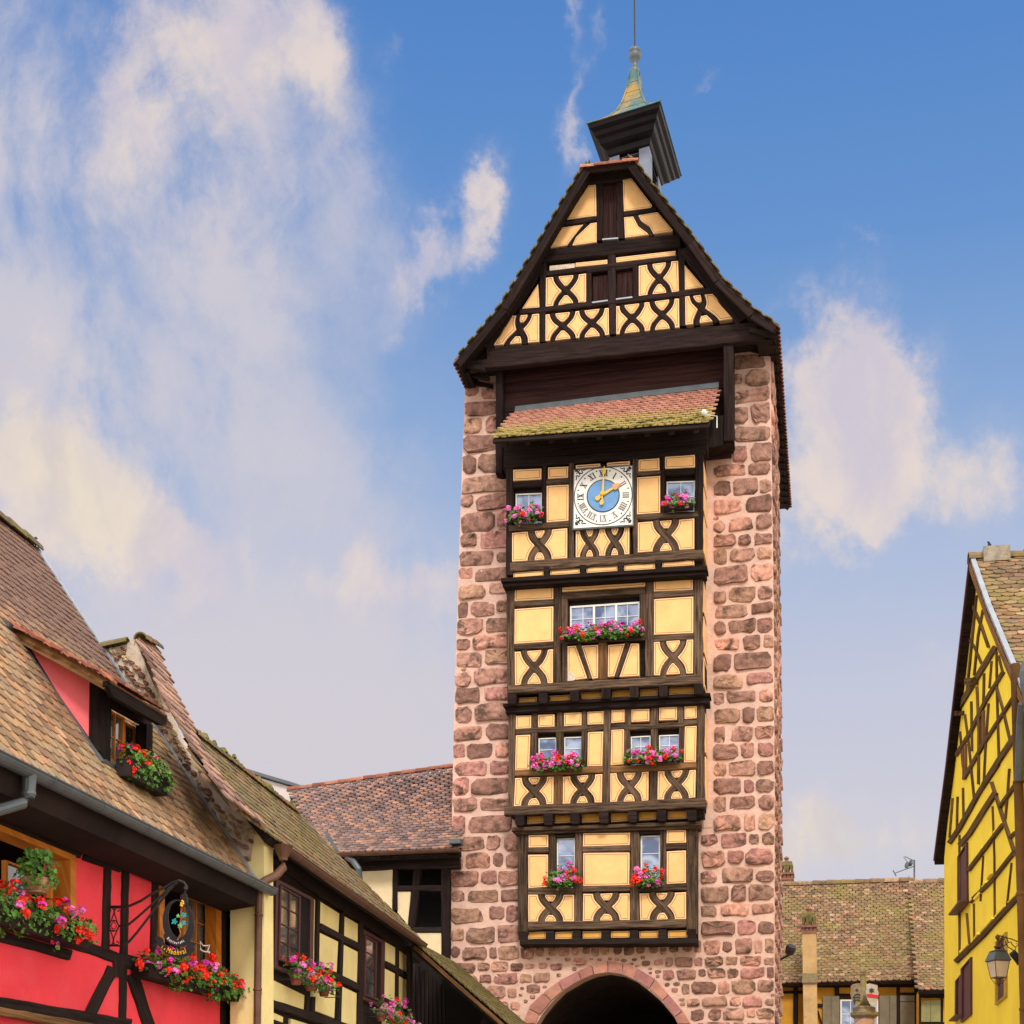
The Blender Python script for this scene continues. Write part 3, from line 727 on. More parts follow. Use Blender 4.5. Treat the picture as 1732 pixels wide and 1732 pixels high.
course_fill(1601, 1800, lambda y: lerp_edge(Larr, y), lambda y: lerp_edge(Rarr, y), 0, hmin=16, hmax=26, gap=2.6, wmin=18, wmax=40)
keep = stones[:n0]
for s_ in stones[n0:]:
    cs = [(s_[0], s_[1]), (s_[2], s_[1]), (s_[0], s_[3]), (s_[2], s_[3]), ((s_[0]+s_[2])/2, s_[3]), ((s_[0]+s_[2])/2, (s_[1]+s_[3])/2)]
    if any(arch_block(c) for c in cs): continue
    if 882 < s_[0] < 1176 and s_[1] < 1626 and s_[2]-s_[0] > 30:        # smaller stones under the bay
        m = (s_[0]+s_[2])/2; keep.append((s_[0], s_[1]+4, m-3, s_[3]-3, 2.3)); keep.append((m+3, s_[1]+2, s_[2], s_[3]-4, 2.3)); continue
    keep.append(s_)
def hits(x, y, a_, b_): return any(q[0]-1.6 < x+a_ and q[2]+1.6 > x-a_ and q[1]-1.6 < y+b_ and q[3]+1.6 > y-b_ for q in keep)
def inside_low(x, y): return lerp_edge(Larr, y)+2 < x < lerp_edge(Rarr, y)-2
for k in range(9000):                                       # chinks packed between the courses
    big = k < 3500; lo = k % 3 > 0
    a_ = random.uniform(7, 15) if big else random.uniform(3, 6.5); b_ = a_*random.uniform(.5, .85)
    x, y = random.uniform(762, 1310), (random.uniform(1600, 1740) if lo else random.uniform(640, 1600))
    if not inside_low(x, y) or (not lo and 862 < x < 1206) or (not lo and x > 1190 and x < 1240 and y < 780): continue
    if hits(x, y, a_, b_) or any(arch_block((x+u*a_, y+v*b_)) for u in (-1, 0, 1) for v in (-1, 0, 1)): continue
    keep.append((x-a_, y-b_, x+a_, y+b_, 2.6))
keep.sort(key=lambda s_: -(s_[2]-s_[0])*(s_[3]-s_[1]))
sb = Buf()
for i, s_ in enumerate(keep):
    P = blockpoly(*s_[:4], tilt=SL(s_[1])+random.uniform(-.03, .03)) if s_[4] > 2.7 else blobpoly(*s_[:4], tilt=SL(s_[1])+random.uniform(-.04, .04), sq=3.6, jit=.09)
    hgt = random.choice((.022, .032, .045, .06)) if s_[2]-s_[0] > 20 else .02
    if i < 284: stone(P, Y0, tower, hgt)
    else: stone(P, Y0, tower, .025, buf=sb)
# stones on the right flank and its corner
FLK = Pl((Y0(1309.5, 1150).x, 0, 0), (1, 0, 0))
z = 1.0
while z < 19.4:
    h = random.uniform(.24, .42); y = .02; fx = Y0((lerp_edge(Rarr, 1970-(z-1.6)/34.2*2737), 1970-(z-1.6)/34.2*2737)).x
    while y < 3.6:
        wd = random.uniform(.3, .8); q = Pl((fx, 0, 0), (1, 0, 0)); P = []
        for k in range(8):
            t = 2*math.pi*k/8; c, s = math.cos(t), math.sin(t); r = (abs(c)**3+abs(s)**3)**(-1/3)*random.uniform(.92, 1.05)
            P.append(V((fx, y+wd/2+c*r*wd/2, z+h/2+s*r*h/2)))
        c = sum(P, V((0, 0, 0)))/8; vs = [p-V((.02, 0, 0)) for p in P]+[c+(p-c)*.82+V((random.uniform(.03, .075), 0, 0)) for p in P]
        sb.add(vs, [(i, (i+1) % 8, (i+1) % 8+8, i+8) for i in range(8)]+[tuple(range(8, 16))], random.random()); y += wd+.08
    z += h+.09
sb.build('stone', 'stone', tower, kind='stuff')
# smooth plaster strip beside the bay
prism('plaster_strip', [(1192, 770), (1205, 770), (1205, 1400), (1186, 1400)], Y0, .012, .05, 'mortar', tower)

# ---------------- the timber bay: four storeys, each jettied out over the one below
P1, P2, P3, P4 = PY(-.35), PY(-.60), PY(-.85), PY(-1.05)
REC = .15
def body(pts, pl, depth, name='bay_wall'):
    prism(name, pts, pl, -REC, depth, 'wood_black', tower)
def sidepanels(pl, px, ys, ytop, ybot, depth, name='side_panel'):
    a = pl(px, ytop); c = pl(px, ybot); x = (a.x+c.x)/2; q = Pl((x, 0, 0), (1, 0, 0)); y0 = pl.p.y
    for za, zb in ys:
        z1 = a.z+(c.z-a.z)*za; z2 = a.z+(c.z-a.z)*zb
        prism3(name, [V((x, y0+.13, z1)), V((x, -.03, z1)), V((x, -.03, z2)), V((x, y0+.13, z2))], q.n, .02, .05, 'ochre', tower)
# storey 4 (the clock)
body(F4([(118, 150), (1632, 60), (1632, 1000), (118, 1070)]), P4, .85)
sidepanels(P4, F4(1632, 500)[0], [(.02, .22), (.27, .50), (.55, .9)], 770, 950, 1)
beams([(145, 232, 143, 1060, 54, 'wood_dark'), (412, 215, 413, 700, 36, 'wood_dark'), (622, 190, 622, 960, 40), (1113, 165, 1115, 905, 40), (1326, 140, 1324, 620, 40, 'wood_dark'), (1604, 110, 1604, 930, 62, 'wood_dark')], F4, P4, tower)
beams([(100, 205, 1650, 95, 66, 'wood_black'), (150, 1000, 1640, 898, 76), (175, 365, 395, 352, 46, 'wood_dark'), (430, 345, 606, 336, 42), (140, 700, 606, 668, 44), (1130, 282, 1312, 270, 30), (1346, 272, 1576, 258, 50, 'wood_dark'), (1128, 612, 1600, 590, 46)], F4, P4, tower, .012)
for q in ([(175, 250), (392, 237), (390, 322), (173, 336)], [(442, 230), (597, 222), (595, 310), (440, 318)], [(657, 213), (843, 200), (843, 224), (657, 240)], [(896, 193), (1070, 182), (1070, 212), (896, 220)],
          [(1140, 172), (1300, 160), (1300, 252), (1138, 262)], [(1345, 150), (1573, 135), (1573, 230), (1345, 242)], [(432, 372), (602, 362), (600, 642), (430, 655)], [(1127, 310), (1305, 297), (1307, 583), (1127, 596)]):
    pnl(F4(q), P4, tower)
xcell(F4([(165, 735), (590, 700), (588, 930), (163, 958)]), [.5], .155, 10.5, P4, tower)
xcell(F4([(655, 720), (1068, 690), (1065, 900), (655, 925)]), [.26, .73], .125, 9, P4, tower)
xcell(F4([(1133, 655), (1568, 625), (1568, 860), (1133, 888)]), [.5], .17, 11, P4, tower)
window(F4([(185, 420), (390, 412), (390, 680), (185, 690)]), P4, tower, nx=2, ny=2)
window(F4([(1352, 325), (1572, 318), (1572, 562), (1352, 570)]), P4, tower, nx=2, ny=2)
for q in ([(173, 1043), (408, 1025), (408, 1072), (173, 1090)], [(458, 1022), (688, 1008), (688, 1048), (458, 1066)], [(738, 1000), (978, 985), (978, 1030), (738, 1046)], [(1028, 980), (1266, 965), (1266, 1014), (1028, 1030)], [(1322, 955), (1568, 940), (1568, 985), (1322, 1002)]):
    pnl(F4(q), P4.off(-.05), tower, d1=.9)
for x, y in ((432, 1038), (713, 1022), (1003, 1000), (1295, 985)):
    prism('corbel', F4([(x-24, y-38), (x+24, y-38), (x+22, y-12), (x+12, y), (x+26, y+14), (x+24, y+32), (x-24, y+34), (x-26, y+14), (x-12, y), (x-22, y-12)]), P4, .02, .2, 'wood_dark', tower)
for (x0, y0, x1, y1, w_, o_) in ((88, 1114, 1672, 1020, 32, .13), (96, 1144, 1660, 1050, 30, .07)):
    strip('cornice', [F4(x0, y0), F4(x1, y1)], w_/F4.k, P4, o_, .4, 'wood_dark', tower)
# storey 3
body(F3([(80, 150), (1588, 60), (1600, 925), (80, 1005)]), P3, .7)
sidepanels(P3, F3(1588, 500)[0], [(.02, .3), (.34, .66), (.7, .97)], 975, 1165, 1)
beams([(107, 190, 110, 1015, 62), (470, 170, 468, 935, 62), (1178, 130, 1180, 885, 66), (1552, 95, 1556, 950, 68), (524, 255, 524, 600, 46), (1123, 222, 1123, 585, 44), (525, 635, 525, 932, 42), (820, 625, 822, 905, 66, 'wood_brown')], F3, P3, tower)
beams([(75, 185, 1590, 90, 30), (505, 268, 1145, 228, 44), (140, 328, 440, 312, 44), (140, 660, 437, 642, 46), (1212, 260, 1520, 238, 44), (1212, 598, 1520, 576, 44), (495, 618, 1145, 588, 34), (90, 985, 1572, 905, 70), (632, 640, 720, 905, 34), (1012, 625, 925, 893, 36)], F3, P3, tower, .012)
for q in ([(140, 200), (437, 180), (437, 290), (138, 305)], [(505, 178), (1143, 138), (1143, 190), (505, 232)], [(1212, 128), (1513, 108), (1513, 218), (1212, 230)], [(138, 365), (437, 345), (435, 615), (135, 635)], [(1213, 290), (1515, 268), (1515, 550), (1213, 565)],
          [(548, 650), (612, 648), (700, 900), (545, 918)], [(652, 648), (782, 640), (780, 898), (738, 905)], [(858, 642), (992, 632), (906, 885), (858, 890)], [(1035, 632), (1097, 630), (1097, 882), (945, 888)]):
    pnl(F3(q), P3, tower)
prism('plaster_scar', F3([(550, 852), (572, 848), (600, 870), (612, 905), (590, 918), (548, 920)]), P3, .012, .02, 'bare_plaster', tower, label='crumbled patch of plaster')
xcell(F3([(140, 695), (433, 675), (432, 938), (140, 955)]), [.51], .27, 9.5, P3, tower)
xcell(F3([(1213, 620), (1515, 600), (1512, 860), (1213, 878)]), [.49], .26, 9.5, P3, tower)
window(F3([(560, 332), (1102, 295), (1102, 600), (560, 625)]), P3, tower, nx=2, ny=3, sashes=3, fw=3)
def joists(xs, fr, pf, pb, w_, h_, mat='wood_dark'):
    for x, y in xs:
        jx = random.uniform(-3, 3); r = h_*.2
        prism('joist', fr([(x-w_/2+jx, y-h_/2), (x+w_/2+jx, y-h_/2), (x+w_/2+jx, y+h_/2-r), (x+w_/2+jx-r*.5, y+h_/2), (x-w_/2+jx+r*.5, y+h_/2), (x-w_/2+jx, y+h_/2-r)]), pf, .05, abs(pf.p.y-pb.p.y)+.25, mat, tower)
joists([(120, 1062), (357, 1055), (600, 1040), (846, 1020), (1062, 1010), (1284, 1004), (1556, 985)], F3, P3, P2, 66, 82)
for q in ([(165, 1050), (312, 1040), (312, 1092), (165, 1110)], [(405, 1035), (565, 1025), (565, 1078), (405, 1092)], [(645, 1010), (810, 1000), (810, 1058), (645, 1070)], [(890, 995), (1032, 985), (1032, 1048), (890, 1056)], [(1105, 985), (1245, 975), (1245, 1032), (1105, 1042)], [(1328, 970), (1522, 960), (1522, 1018), (1328, 1030)]):
    pnl(F3(q), P2.off(-.03), tower, d1=.8, mats=('ochre_deep', 'ochre_edge', 'ochre_line'))
body(F3([(100, 960), (1600, 880), (1600, 1100), (100, 1160)]), P2, .5)
for (x0, y0, x1, y1, w_, o_) in ((62, 1122, 1650, 1040, 26, .17), (75, 1152, 1640, 1078, 52, .10)):
    strip('cornice', [F3(x0, y0), F3(x1, y1)], w_/F3.k, P2, o_, .4, 'wood_dark', tower)
# storey 2
body(F2([(90, 190), (1598, 130), (1600, 935), (90, 990)]), P2, .5)
sidepanels(P2, F2(1602, 500)[0], [(.02, .45), (.5, .97)], 1200, 1355, 1)
beams([(117, 210, 113, 935, 52), (1570, 150, 1574, 885, 62), (850, 180, 850, 905, 60), (293, 212, 293, 330, 46), (488, 205, 488, 320, 56), (680, 195, 680, 320, 40), (1012, 180, 1012, 300, 46), (1215, 170, 1215, 295, 66), (1420, 160, 1420, 290, 48), (475, 690, 475, 915, 66, 'wood_brown'), (1205, 650, 1207, 885, 66), (600, 345, 600, 350, 1)][:-1], F2, P2, tower)
beams([(290, 335, 285, 640, 46), (486, 335, 486, 640, 54), (678, 325, 672, 640, 44), (1006, 320, 1002, 610, 42), (1213, 315, 1215, 600, 54), (1426, 300, 1426, 600, 40)], F2, P2, tower)
beams([(90, 205, 1600, 140, 30), (262, 345, 700, 326, 44), (985, 324, 1445, 300, 42), (148, 357, 264, 350, 46), (700, 338, 824, 320, 44), (882, 320, 988, 312, 44), (1446, 292, 1546, 284, 46), (140, 676, 822, 645, 50, 'wood_brown'), (878, 645, 1540, 612, 52, 'wood_brown'), (58, 965, 1608, 902, 74)], F2, P2, tower, .012)
for q in ([(150, 232), (265, 228), (263, 328), (148, 333)], [(318, 225), (447, 220), (445, 315), (318, 320)], [(520, 208), (656, 205), (655, 305), (520, 313)], [(700, 200), (825, 195), (823, 295), (702, 300)], [(885, 188), (985, 183), (985, 280), (885, 287)], [(1040, 182), (1177, 177), (1175, 273), (1040, 280)], [(1253, 167), (1390, 163), (1390, 262), (1252, 268)], [(1448, 158), (1543, 155), (1543, 252), (1448, 256)],
          [(148, 383), (260, 377), (250, 645), (143, 650)], [(705, 358), (820, 353), (815, 618), (698, 622)], [(885, 340), (982, 335), (978, 605), (880, 613)], [(1450, 313), (1542, 308), (1535, 585), (1445, 590)]):
    pnl(F2(q), P2, tower, d1=1.2)
xcell(F2([(142, 712), (440, 700), (437, 912), (133, 930)]), [.5], .24, 10, P2, tower)
xcell(F2([(512, 700), (815, 682), (810, 900), (510, 910)]), [.5], .23, 10, P2, tower)
xcell(F2([(877, 677), (1170, 663), (1168, 885), (877, 900)]), [.5], .24, 10, P2, tower)
xcell(F2([(1243, 660), (1535, 648), (1530, 862), (1240, 880)]), [.5], .24, 10, P2, tower)
for q, nx in (([(316, 395), (457, 388), (457, 655), (316, 660)], 1), ([(515, 387), (657, 381), (657, 645), (515, 650)], 1), ([(1030, 382), (1184, 374), (1184, 612), (1030, 616)], 2), ([(1248, 372), (1408, 365), (1408, 605), (1248, 610)], 2)):
    window(F2(q), P2, tower, nx=nx, ny=3, fw=2)
joists([(180, 1038), (398, 1032), (605, 1022), (828, 1017), (1048, 1010), (1273, 1004), (1502, 1000)], F2, P2, P1, 70, 84)
strip('beam', [F2(1545, 985), F2(1600, 980)], 18, P1, .1, .3, 'wood_black', tower)
for q in ([(235, 1000), (360, 995), (360, 1055), (235, 1065)], [(447, 995), (580, 985), (580, 1052), (447, 1062)], [(655, 980), (800, 975), (800, 1050), (655, 1055)], [(880, 975), (1015, 970), (1015, 1040), (880, 1050)], [(1095, 965), (1230, 960), (1230, 1030), (1095, 1038)], [(1318, 960), (1465, 955), (1465, 1020), (1318, 1028)]):
    pnl(F2(q), P1.off(-.03), tower, d1=.8, mats=('ochre_deep', 'ochre_edge', 'ochre_line'))
body(F2([(150, 940), (1540, 880), (1560, 1100), (150, 1150)]), P1, .4)
for (x0, y0, x1, y1, w_, o_) in ((80, 212, 1530, 170, 30, .14), (100, 235, 1526, 192, 26, .08)):
    strip('cornice', [(FR.x+0, 0), (0, 0)][0:0] or [F1(x0, y0-8), F1(x1, y1-12)], w_/F1.k, P1, o_, .35, 'wood_old', tower)
# storey 1
body(F1([(120, 200), (1500, 170), (1500, 1080), (130, 1080)]), P1, .32)
beams([(157, 235, 155, 1000, 78), (1461, 188, 1462, 1000, 88), (383, 235, 381, 655, 54), (586, 225, 582, 905, 58), (1020, 212, 1020, 898, 70), (1236, 200, 1238, 650, 46)], F1, P1, tower)
beams([(195, 357, 355, 352, 42), (618, 352, 985, 342, 46), (1263, 332, 1416, 325, 44), (195, 675, 556, 668, 46), (618, 658, 985, 650, 42), (1050, 656, 1416, 640, 44), (410, 248, 556, 240, 22, 'wood_black'), (1058, 222, 1214, 214, 24, 'wood_black'), (195, 940, 1418, 918, 66)], F1, P1, tower, .012)
for q in ([(200, 238), (352, 235), (352, 333), (200, 337)], [(620, 225), (982, 220), (980, 318), (620, 328)], [(1265, 202), (1415, 198), (1415, 298), (1263, 303)], [(198, 390), (350, 388), (350, 638), (198, 648)], [(620, 378), (980, 372), (978, 625), (620, 635)], [(1265, 365), (1413, 358), (1413, 610), (1263, 618)]):
    pnl(F1(q), P1, tower)
xcell(F1([(197, 700), (550, 698), (550, 905), (197, 908)]), [.49], .20, 10.5, P1, tower)
xcell(F1([(620, 692), (980, 688), (980, 895), (620, 902)]), [.5], .21, 10.5, P1, tower)
xcell(F1([(1055, 690), (1415, 680), (1415, 888), (1060, 895)]), [.48], .20, 10.5, P1, tower)
window(F1([(413, 258), (556, 254), (556, 650), (413, 652)]), P1, tower, nx=1, ny=3, fw=2.4)
window(F1([(1060, 238), (1214, 233), (1214, 635), (1060, 640)]), P1, tower, nx=1, ny=3, fw=2.8)
joists([(157, 1022), (368, 1017), (574, 1015), (796, 1012), (1014, 1012), (1235, 1006), (1463, 1004)], F1, P1, PY(-.25), 62, 76)
for q in ([(195, 985), (335, 982), (335, 1040), (195, 1045)], [(405, 985), (545, 982), (545, 1040), (405, 1045)], [(617, 982), (762, 980), (762, 1036), (617, 1040)], [(835, 980), (980, 978), (980, 1030), (835, 1034)], [(1055, 980), (1202, 976), (1202, 1032), (1055, 1035)], [(1275, 976), (1428, 974), (1428, 1028), (1275, 1032)]):
    pnl(F1(q), P1.off(-.10), tower, d1=.8, mats=('ochre_deep', 'ochre_edge', 'ochre_line'))
strip('beam', [F1(140, 1070), F1(1503, 1062)], 46/F1.k, P1, .12, .45, 'wood_black', tower)

# ---------------- boarding above the bay
PB = PY(-.25)
for i in range(12):
    a, c = i/12, (i+1)/12
    y = lambda s, t: (1115*(1-s)+985*s)*(1-t)+(1645*(1-s)+1545*s)*t
    prism('board', FG([(296, y(0, a)+2), (1390, y(1, a)+2), (1390, y(1, c)), (296, y(0, c))]), PB, random.uniform(0, .02), .08, 'wood_boards', tower)
strip('post', [FG(303, 1122), FG(303, 1645)], 34/FG.k, PB, .28, .3, 'wood_dark', tower)
strip('post', [FG(1381, 1000), FG(1384, 1515)], 46/FG.k, PB, .5, .5, 'wood_dark', tower)
prism('eaves_box', FG([(1270, 1400), (1400, 1385), (1400, 1520), (1270, 1545)]), PB, .42, .5, 'wood_black', tower)
prism('bay_header', FG([(312, 1450), (1275, 1370), (1275, 1510), (312, 1610)]), PY(-1.0), 0, .5, 'wood_black', tower)
# ---------------- the small tiled roof over the clock
pt, pb = PY(-.30), PY(-1.85)
TLc, TRc = pt(FG(366, 1340)), pt(FG(1330, 1226)); BLc, BRc = pb(FG(262, 1462)), pb(FG(1283, 1388))
cr_n = (BRc-BLc).cross(TLc-BLc).normalized()
croof = prism3('clock_roof', [BLc, BRc, TRc, TLc], cr_n, 0, .07, 'wood_black', tower)
tiles(croof, BLc, BRc, TRc, TLc, .150, .135, 'tile_clock', 300, lift=.03, tilt=.16)
prism3('flashing', [TLc+cr_n*.03, TRc+cr_n*.03, TRc+V((0, .1, .26)), TLc+V((0, .1, .26))], V((0, -1, 0)), .03, .04, 'zinc_dark', croof)
b = Buf()
for k in range(70):
    s = k/70; p = BLc*(1-s)+BRc*s; q = TLc*(1-s)+TRc*s; t = random.uniform(0, .32)**1.3
    c = p*(1-t)+q*t+cr_n*.05; r = random.uniform(.03, .09)
    b.loft([[c+V((math.cos(a)*r*1.4, math.sin(a)*r*.6, -.01)) for a in [j*1.047 for j in range(6)]], [c+V((math.cos(a)*r*.8, math.sin(a)*r*.3, r*.35)) for a in [j*1.047 for j in range(6)]]])
b.build('moss', 'moss', croof, kind='stuff')
strip('fascia', [FG(262, 1472), FG(1283, 1400)], 5, pb, .03, .08, 'wood_black', croof)
for s in [i/9+.05 for i in range(9)]:
    p = BLc*(1-s)+BRc*s; q = TLc*(1-s)+TRc*s; b = Buf(); e = (BRc-BLc).normalized()*.05
    b.loft([[p-e-cr_n*.07, p+e-cr_n*.07, p+e-cr_n*.17, p-e-cr_n*.17], [q-e-cr_n*.07, q+e-cr_n*.07, q+e-cr_n*.17, q-e-cr_n*.17]]); b.build('rafter', 'wood_black', croof)

# ---------------- the timbered gable
PG = PY(-.75)
prism('gable_wall', FG([(170, 1090), (470, 640), (700, 200), (925, 180), (1215, 560), (1530, 960)]), PG, -REC, .6, 'wood_black', tower)
Gd = 'wood_dark'
beams([(235, 1070, 1510, 942, 64, Gd), (150, 1118, 1545, 975, 44, Gd)], FG, PG, tower, .05)
beams([(228, 1030, 480, 640, 52, Gd), (462, 625, 715, 215, 46, Gd), (1438, 905, 1168, 560, 60, Gd), (1195, 525, 935, 180, 46, Gd), (492, 600, 1145, 522, 62, Gd), (690, 240, 930, 200, 56, 'wood_black')], FG, PG, tower, .02)
beams([(766, 255, 766, 522, 30, Gd), (862, 245, 864, 512, 32, Gd), (823, 575, 826, 965, 38, Gd), (498, 625, 498, 1000, 30, Gd), (1153, 560, 1158, 925, 32, Gd), (716, 675, 716, 830, 24, Gd), (936, 645, 936, 795, 26, Gd)], FG, PG, tower)
beams([(600, 438, 752, 418, 22, Gd), (880, 398, 1032, 376, 22, Gd), (515, 680, 1130, 604, 22, Gd), (388, 860, 1290, 758, 26, Gd), (705, 668, 820, 652, 20, Gd), (840, 652, 945, 638, 20, Gd)], FG, PG, tower, .01)
for q in ([(747, 257), (750, 405), (605, 425), (688, 285), (710, 262)], [(585, 460), (690, 447), (640, 505), (610, 546), (512, 558)], [(722, 440), (752, 436), (752, 530), (635, 546), (655, 505)], [(875, 230), (918, 228), (1016, 356), (1010, 368), (880, 385)],
          [(882, 412), (925, 408), (948, 455), (990, 485), (998, 495), (885, 510)], [(948, 402), (1040, 388), (1112, 472), (1108, 478), (1020, 490), (1002, 455), (962, 430)], [(652, 628), (802, 612), (802, 634), (652, 648)], [(845, 602), (1125, 570), (1123, 592), (845, 626)], [(475, 728), (480, 840), (398, 845)], [(1168, 638), (1258, 742), (1170, 756)]):
    pnl(FG(q), PG, tower, d1=1.1, d2=.7)
prism('bare_panel', FG([(530, 642), (648, 630), (648, 650), (530, 664)]), PG, 0, .16, 'bare_plaster', tower, label='panel stripped to bare grey plaster')
strip('brace', FG([(700, 440), (665, 490), (625, 550)]), 8, PG, .0, .15, Gd, tower); strip('brace', FG([(932, 400), (955, 445), (1000, 475), (1012, 500)]), 8, PG, .0, .15, Gd, tower)
xcell(FG([(512, 698), (702, 678), (702, 818), (510, 836)]), [.5], .25, 7.5, PG, tower, Gd)
xcell(FG([(950, 642), (1137, 617), (1140, 765), (950, 786)]), [.52], .24, 7.5, PG, tower, Gd)
xcell(FG([(345, 878), (480, 868), (480, 1000), (265, 1018)]), [.48], .20, 7.5, PG, tower, Gd)
xcell(FG([(510, 872), (810, 840), (812, 968), (510, 998)]), [.27, .73], .16, 7.5, PG, tower, Gd)
xcell(FG([(845, 832), (1140, 795), (1143, 933), (845, 965)]), [.25, .73], .16, 7.5, PG, tower, Gd)
xcell(FG([(1170, 787), (1302, 773), (1405, 890), (1172, 922)]), [.42], .2, 7.5, PG, tower, Gd)
for q in ([(780, 252), (853, 245), (855, 512), (780, 518)], [(732, 682), (806, 672), (806, 806), (732, 816)], [(845, 664), (922, 654), (922, 790), (845, 800)]):
    f = prism('shutter', FG(q), PG, -.09, .03, 'wood_boards', tower)
    for k in range(3):
        s0, s1 = k/3+.02, (k+1)/3-.02
        prism('plank', [bil(FG(q), s0, .02), bil(FG(q), s1, .02), bil(FG(q), s1, .98), bil(FG(q), s0, .98)], PG, -.07, .025, 'wood_boards', f)
    strip('sill', [FG(q[3][0], q[3][1]+4), FG(q[2][0], q[2][1]+4)], 2.6, PG, .05, .12, 'zinc', tower)

# ---------------- the main roof
yf, yb_ = -1.15, 8.4; PV = PY(yf)
Lp = [PV(FG(*p)) for p in ((85, 1096), (300, 835), (430, 622), (600, 330), (690, 182))]
Rp = [PV(FG(*p)) for p in ((1606, 925), (1500, 858), (1340, 700), (1215, 520), (928, 152))]
def meet(a, b, c, d):
    k = (a.z-b.z)/(a.x-b.x); m = (c.z-d.z)/(c.x-d.x); x = (c.z-a.z+k*a.x-m*c.x)/(k-m); return x, a.z+k*(x-a.x)
rx, rz = meet(Lp[3], Lp[4], Rp[3], Rp[4])
roof = thing.__globals__['link']('roof', None, V((-4.6, 3, 20)), tower)
R0, R1 = V((rx, yf+1.9, rz)), V((rx, yb_, rz))
for S, sg in ((Lp, -1), (Rp, 1)):
    for a, c in zip(S, S[1:]):
        q = [a, c, V((c.x, yb_, c.z)), V((a.x, yb_, a.z))]
        n_ = (c-a).cross(V((0, 1, 0))).normalized(); n_ = n_ if n_.z > 0 else -n_
        prism3('roof_slope', q, n_, 0, .10, 'wood_black', roof)
        A_, B_, C_, D_ = (q[3], q[0], q[1], q[2]) if sg < 0 else (q[0], q[3], q[2], q[1])
        tiles(roof, A_, B_, C_, D_, .17, .15, 'tile_moss_thick', 60 if sg > 0 else 45, lift=.03)
    top = S[-1]; q = [top, R0, R1, V((top.x, yb_, top.z))]; n_ = (R0-top).cross(V((0, 1, 0))); n_ = (q[1]-q[0]).cross(q[3]-q[0]).normalized(); n_ = n_ if n_.z > 0 else -n_
    prism3('roof_slope', q, n_, 0, .08, 'wood_black', roof)
    A_, B_, C_, D_ = (q[3], q[0], q[1], q[2]) if sg < 0 else (q[0], q[3], q[2], q[1])
    tiles(roof, A_, B_, C_, D_, .17, .15, 'tile_moss_thick', 10, lift=.03)
n_ = (Rp[-1]-Lp[-1]).cross(R0-Lp[-1]).normalized()
prism3('hip', [Lp[-1], Rp[-1], R0], n_, 0, .1, 'wood_black', roof)
tiles(roof, Lp[-1], Rp[-1], R0+V((.05, 0, 0)), R0-V((.05, 0, 0)), .17, .15, 'tile_red', 40, lift=.03)
ridge(roof, Lp[-1]+V((-.05, .02, .02)), Rp[-1]+V((.08, .02, .02)), .10, .33, 'tile_red')
for E in (Lp[-1], Rp[-1]): ridge(roof, E+V((0, .05, .03)), R0+V((0, 0, .05)), .10, .36, 'tile_red')
ridge(roof, R0+V((0, 0, .04)), R1+V((0, 0, .04)), .11, .38, 'tile_moss')
# bargeboards and verge undersides
for S in (Lp, Rp):
    sg = 1 if S is Lp else -1
    for a, c in zip(S, S[1:]):
        d = (c-a).normalized(); n_ = V((0, -1, 0)); dn = V((d.z*sg, 0, -d.x*sg))*.17
        prism3('bargeboard', [a, c, c+dn, a+dn], n_, .01, .06, 'wood_dark', roof)
# eaves: tile ends and rafter feet along the long sides
for S, sg in ((Lp, -1), (Rp, 1)):
    e0 = S[0]
    for k in range(22):
        y_ = yf+.3+k*.42; b = Buf(); b.box(V((e0.x-sg*.30, y_, e0.z+.02)), V((.30, 0, -.10*1)), V((0, .05, 0)), V((0, 0, .05))) ; b.build('rafter', 'wood_black', roof)
    for k in range(56):
        y_ = yf+.08+k*.17
        me, mv, mf = tile_mesh(.17, .15, 'tile_red'); d = (S[1]-S[0]).normalized(); U = V((0, sg, 0)); Nn = U.cross(d).normalized()
        if Nn.z < 0: U = -U; Nn = -Nn
        link('eave_tile', me, e0+V((sg*.05, y_-yf, -.05)), roof, Matrix((U, d, Nn)).transposed())
# soffit closing the roof between gable and walls
b = Buf()
for S, sg in ((Lp, -1), (Rp, 1)):
    x = Y0((lerp_edge(Larr if sg < 0 else Rarr, 640), 640)).x-sg*.25
    b.box(V(((x+S[0].x)/2, (yf+yb_)/2+.2, S[0].z-.02)), V((abs(x-S[0].x)/2, 0, 0)), V((0, (yb_-yf)/2-.25, 0)), V((0, 0, .03)))
b.build('soffit', 'wood_black', roof)

# ---------------- belfry
belfry = link('belfry', None, V((rx, 2.2, rz)), tower)
zc = PY(.9)(1115, 178).z; HZ = Pl((0, 0, zc), (0, 0, -1))
q0, q1, q2 = HZ(995, 213), HZ(1116, 176), HZ(1151, 299); q3 = q0+(q2-q1)
cen = (q0+q1+q2+q3)/4
def sq(k, dz, c=cen): return [c+(p-cen)*k+V((0, 0, dz)) for p in (q0, q1, q2, q3)]
b = Buf(); b.loft([sq(.56, -.50), sq(.60, -.47), sq(.63, -.36), sq(.72, -.33), sq(.76, -.30), sq(.80, -.20), sq(.87, -.17), sq(.90, -.09), sq(.985, -.05), sq(1.0, .0), sq(1.0, .03), sq(.5, .05)])
b.build('cornice', 'cupola_paint', belfry)
b = Buf(); prof = [(1.03, .03), (.93, .14), (.75, .31), (.56, .52), (.41, .76), (.30, 1.02), (.215, 1.32), (.155, 1.62), (.11, 1.98)]
for (k1, z1), (k2, z2) in zip(prof, prof[1:]):
    bb = Buf(); bb.loft([sq(k1, z1+.012), sq(k2*1.01, z2+.0)]); bb.build('spire_sheet', 'copper_green', belfry)
for i in range(4):
    b.tube([sq(k, z+.01)[i] for k, z in prof], .022, 6)
b.build('hip_roll', 'copper_green', belfry)
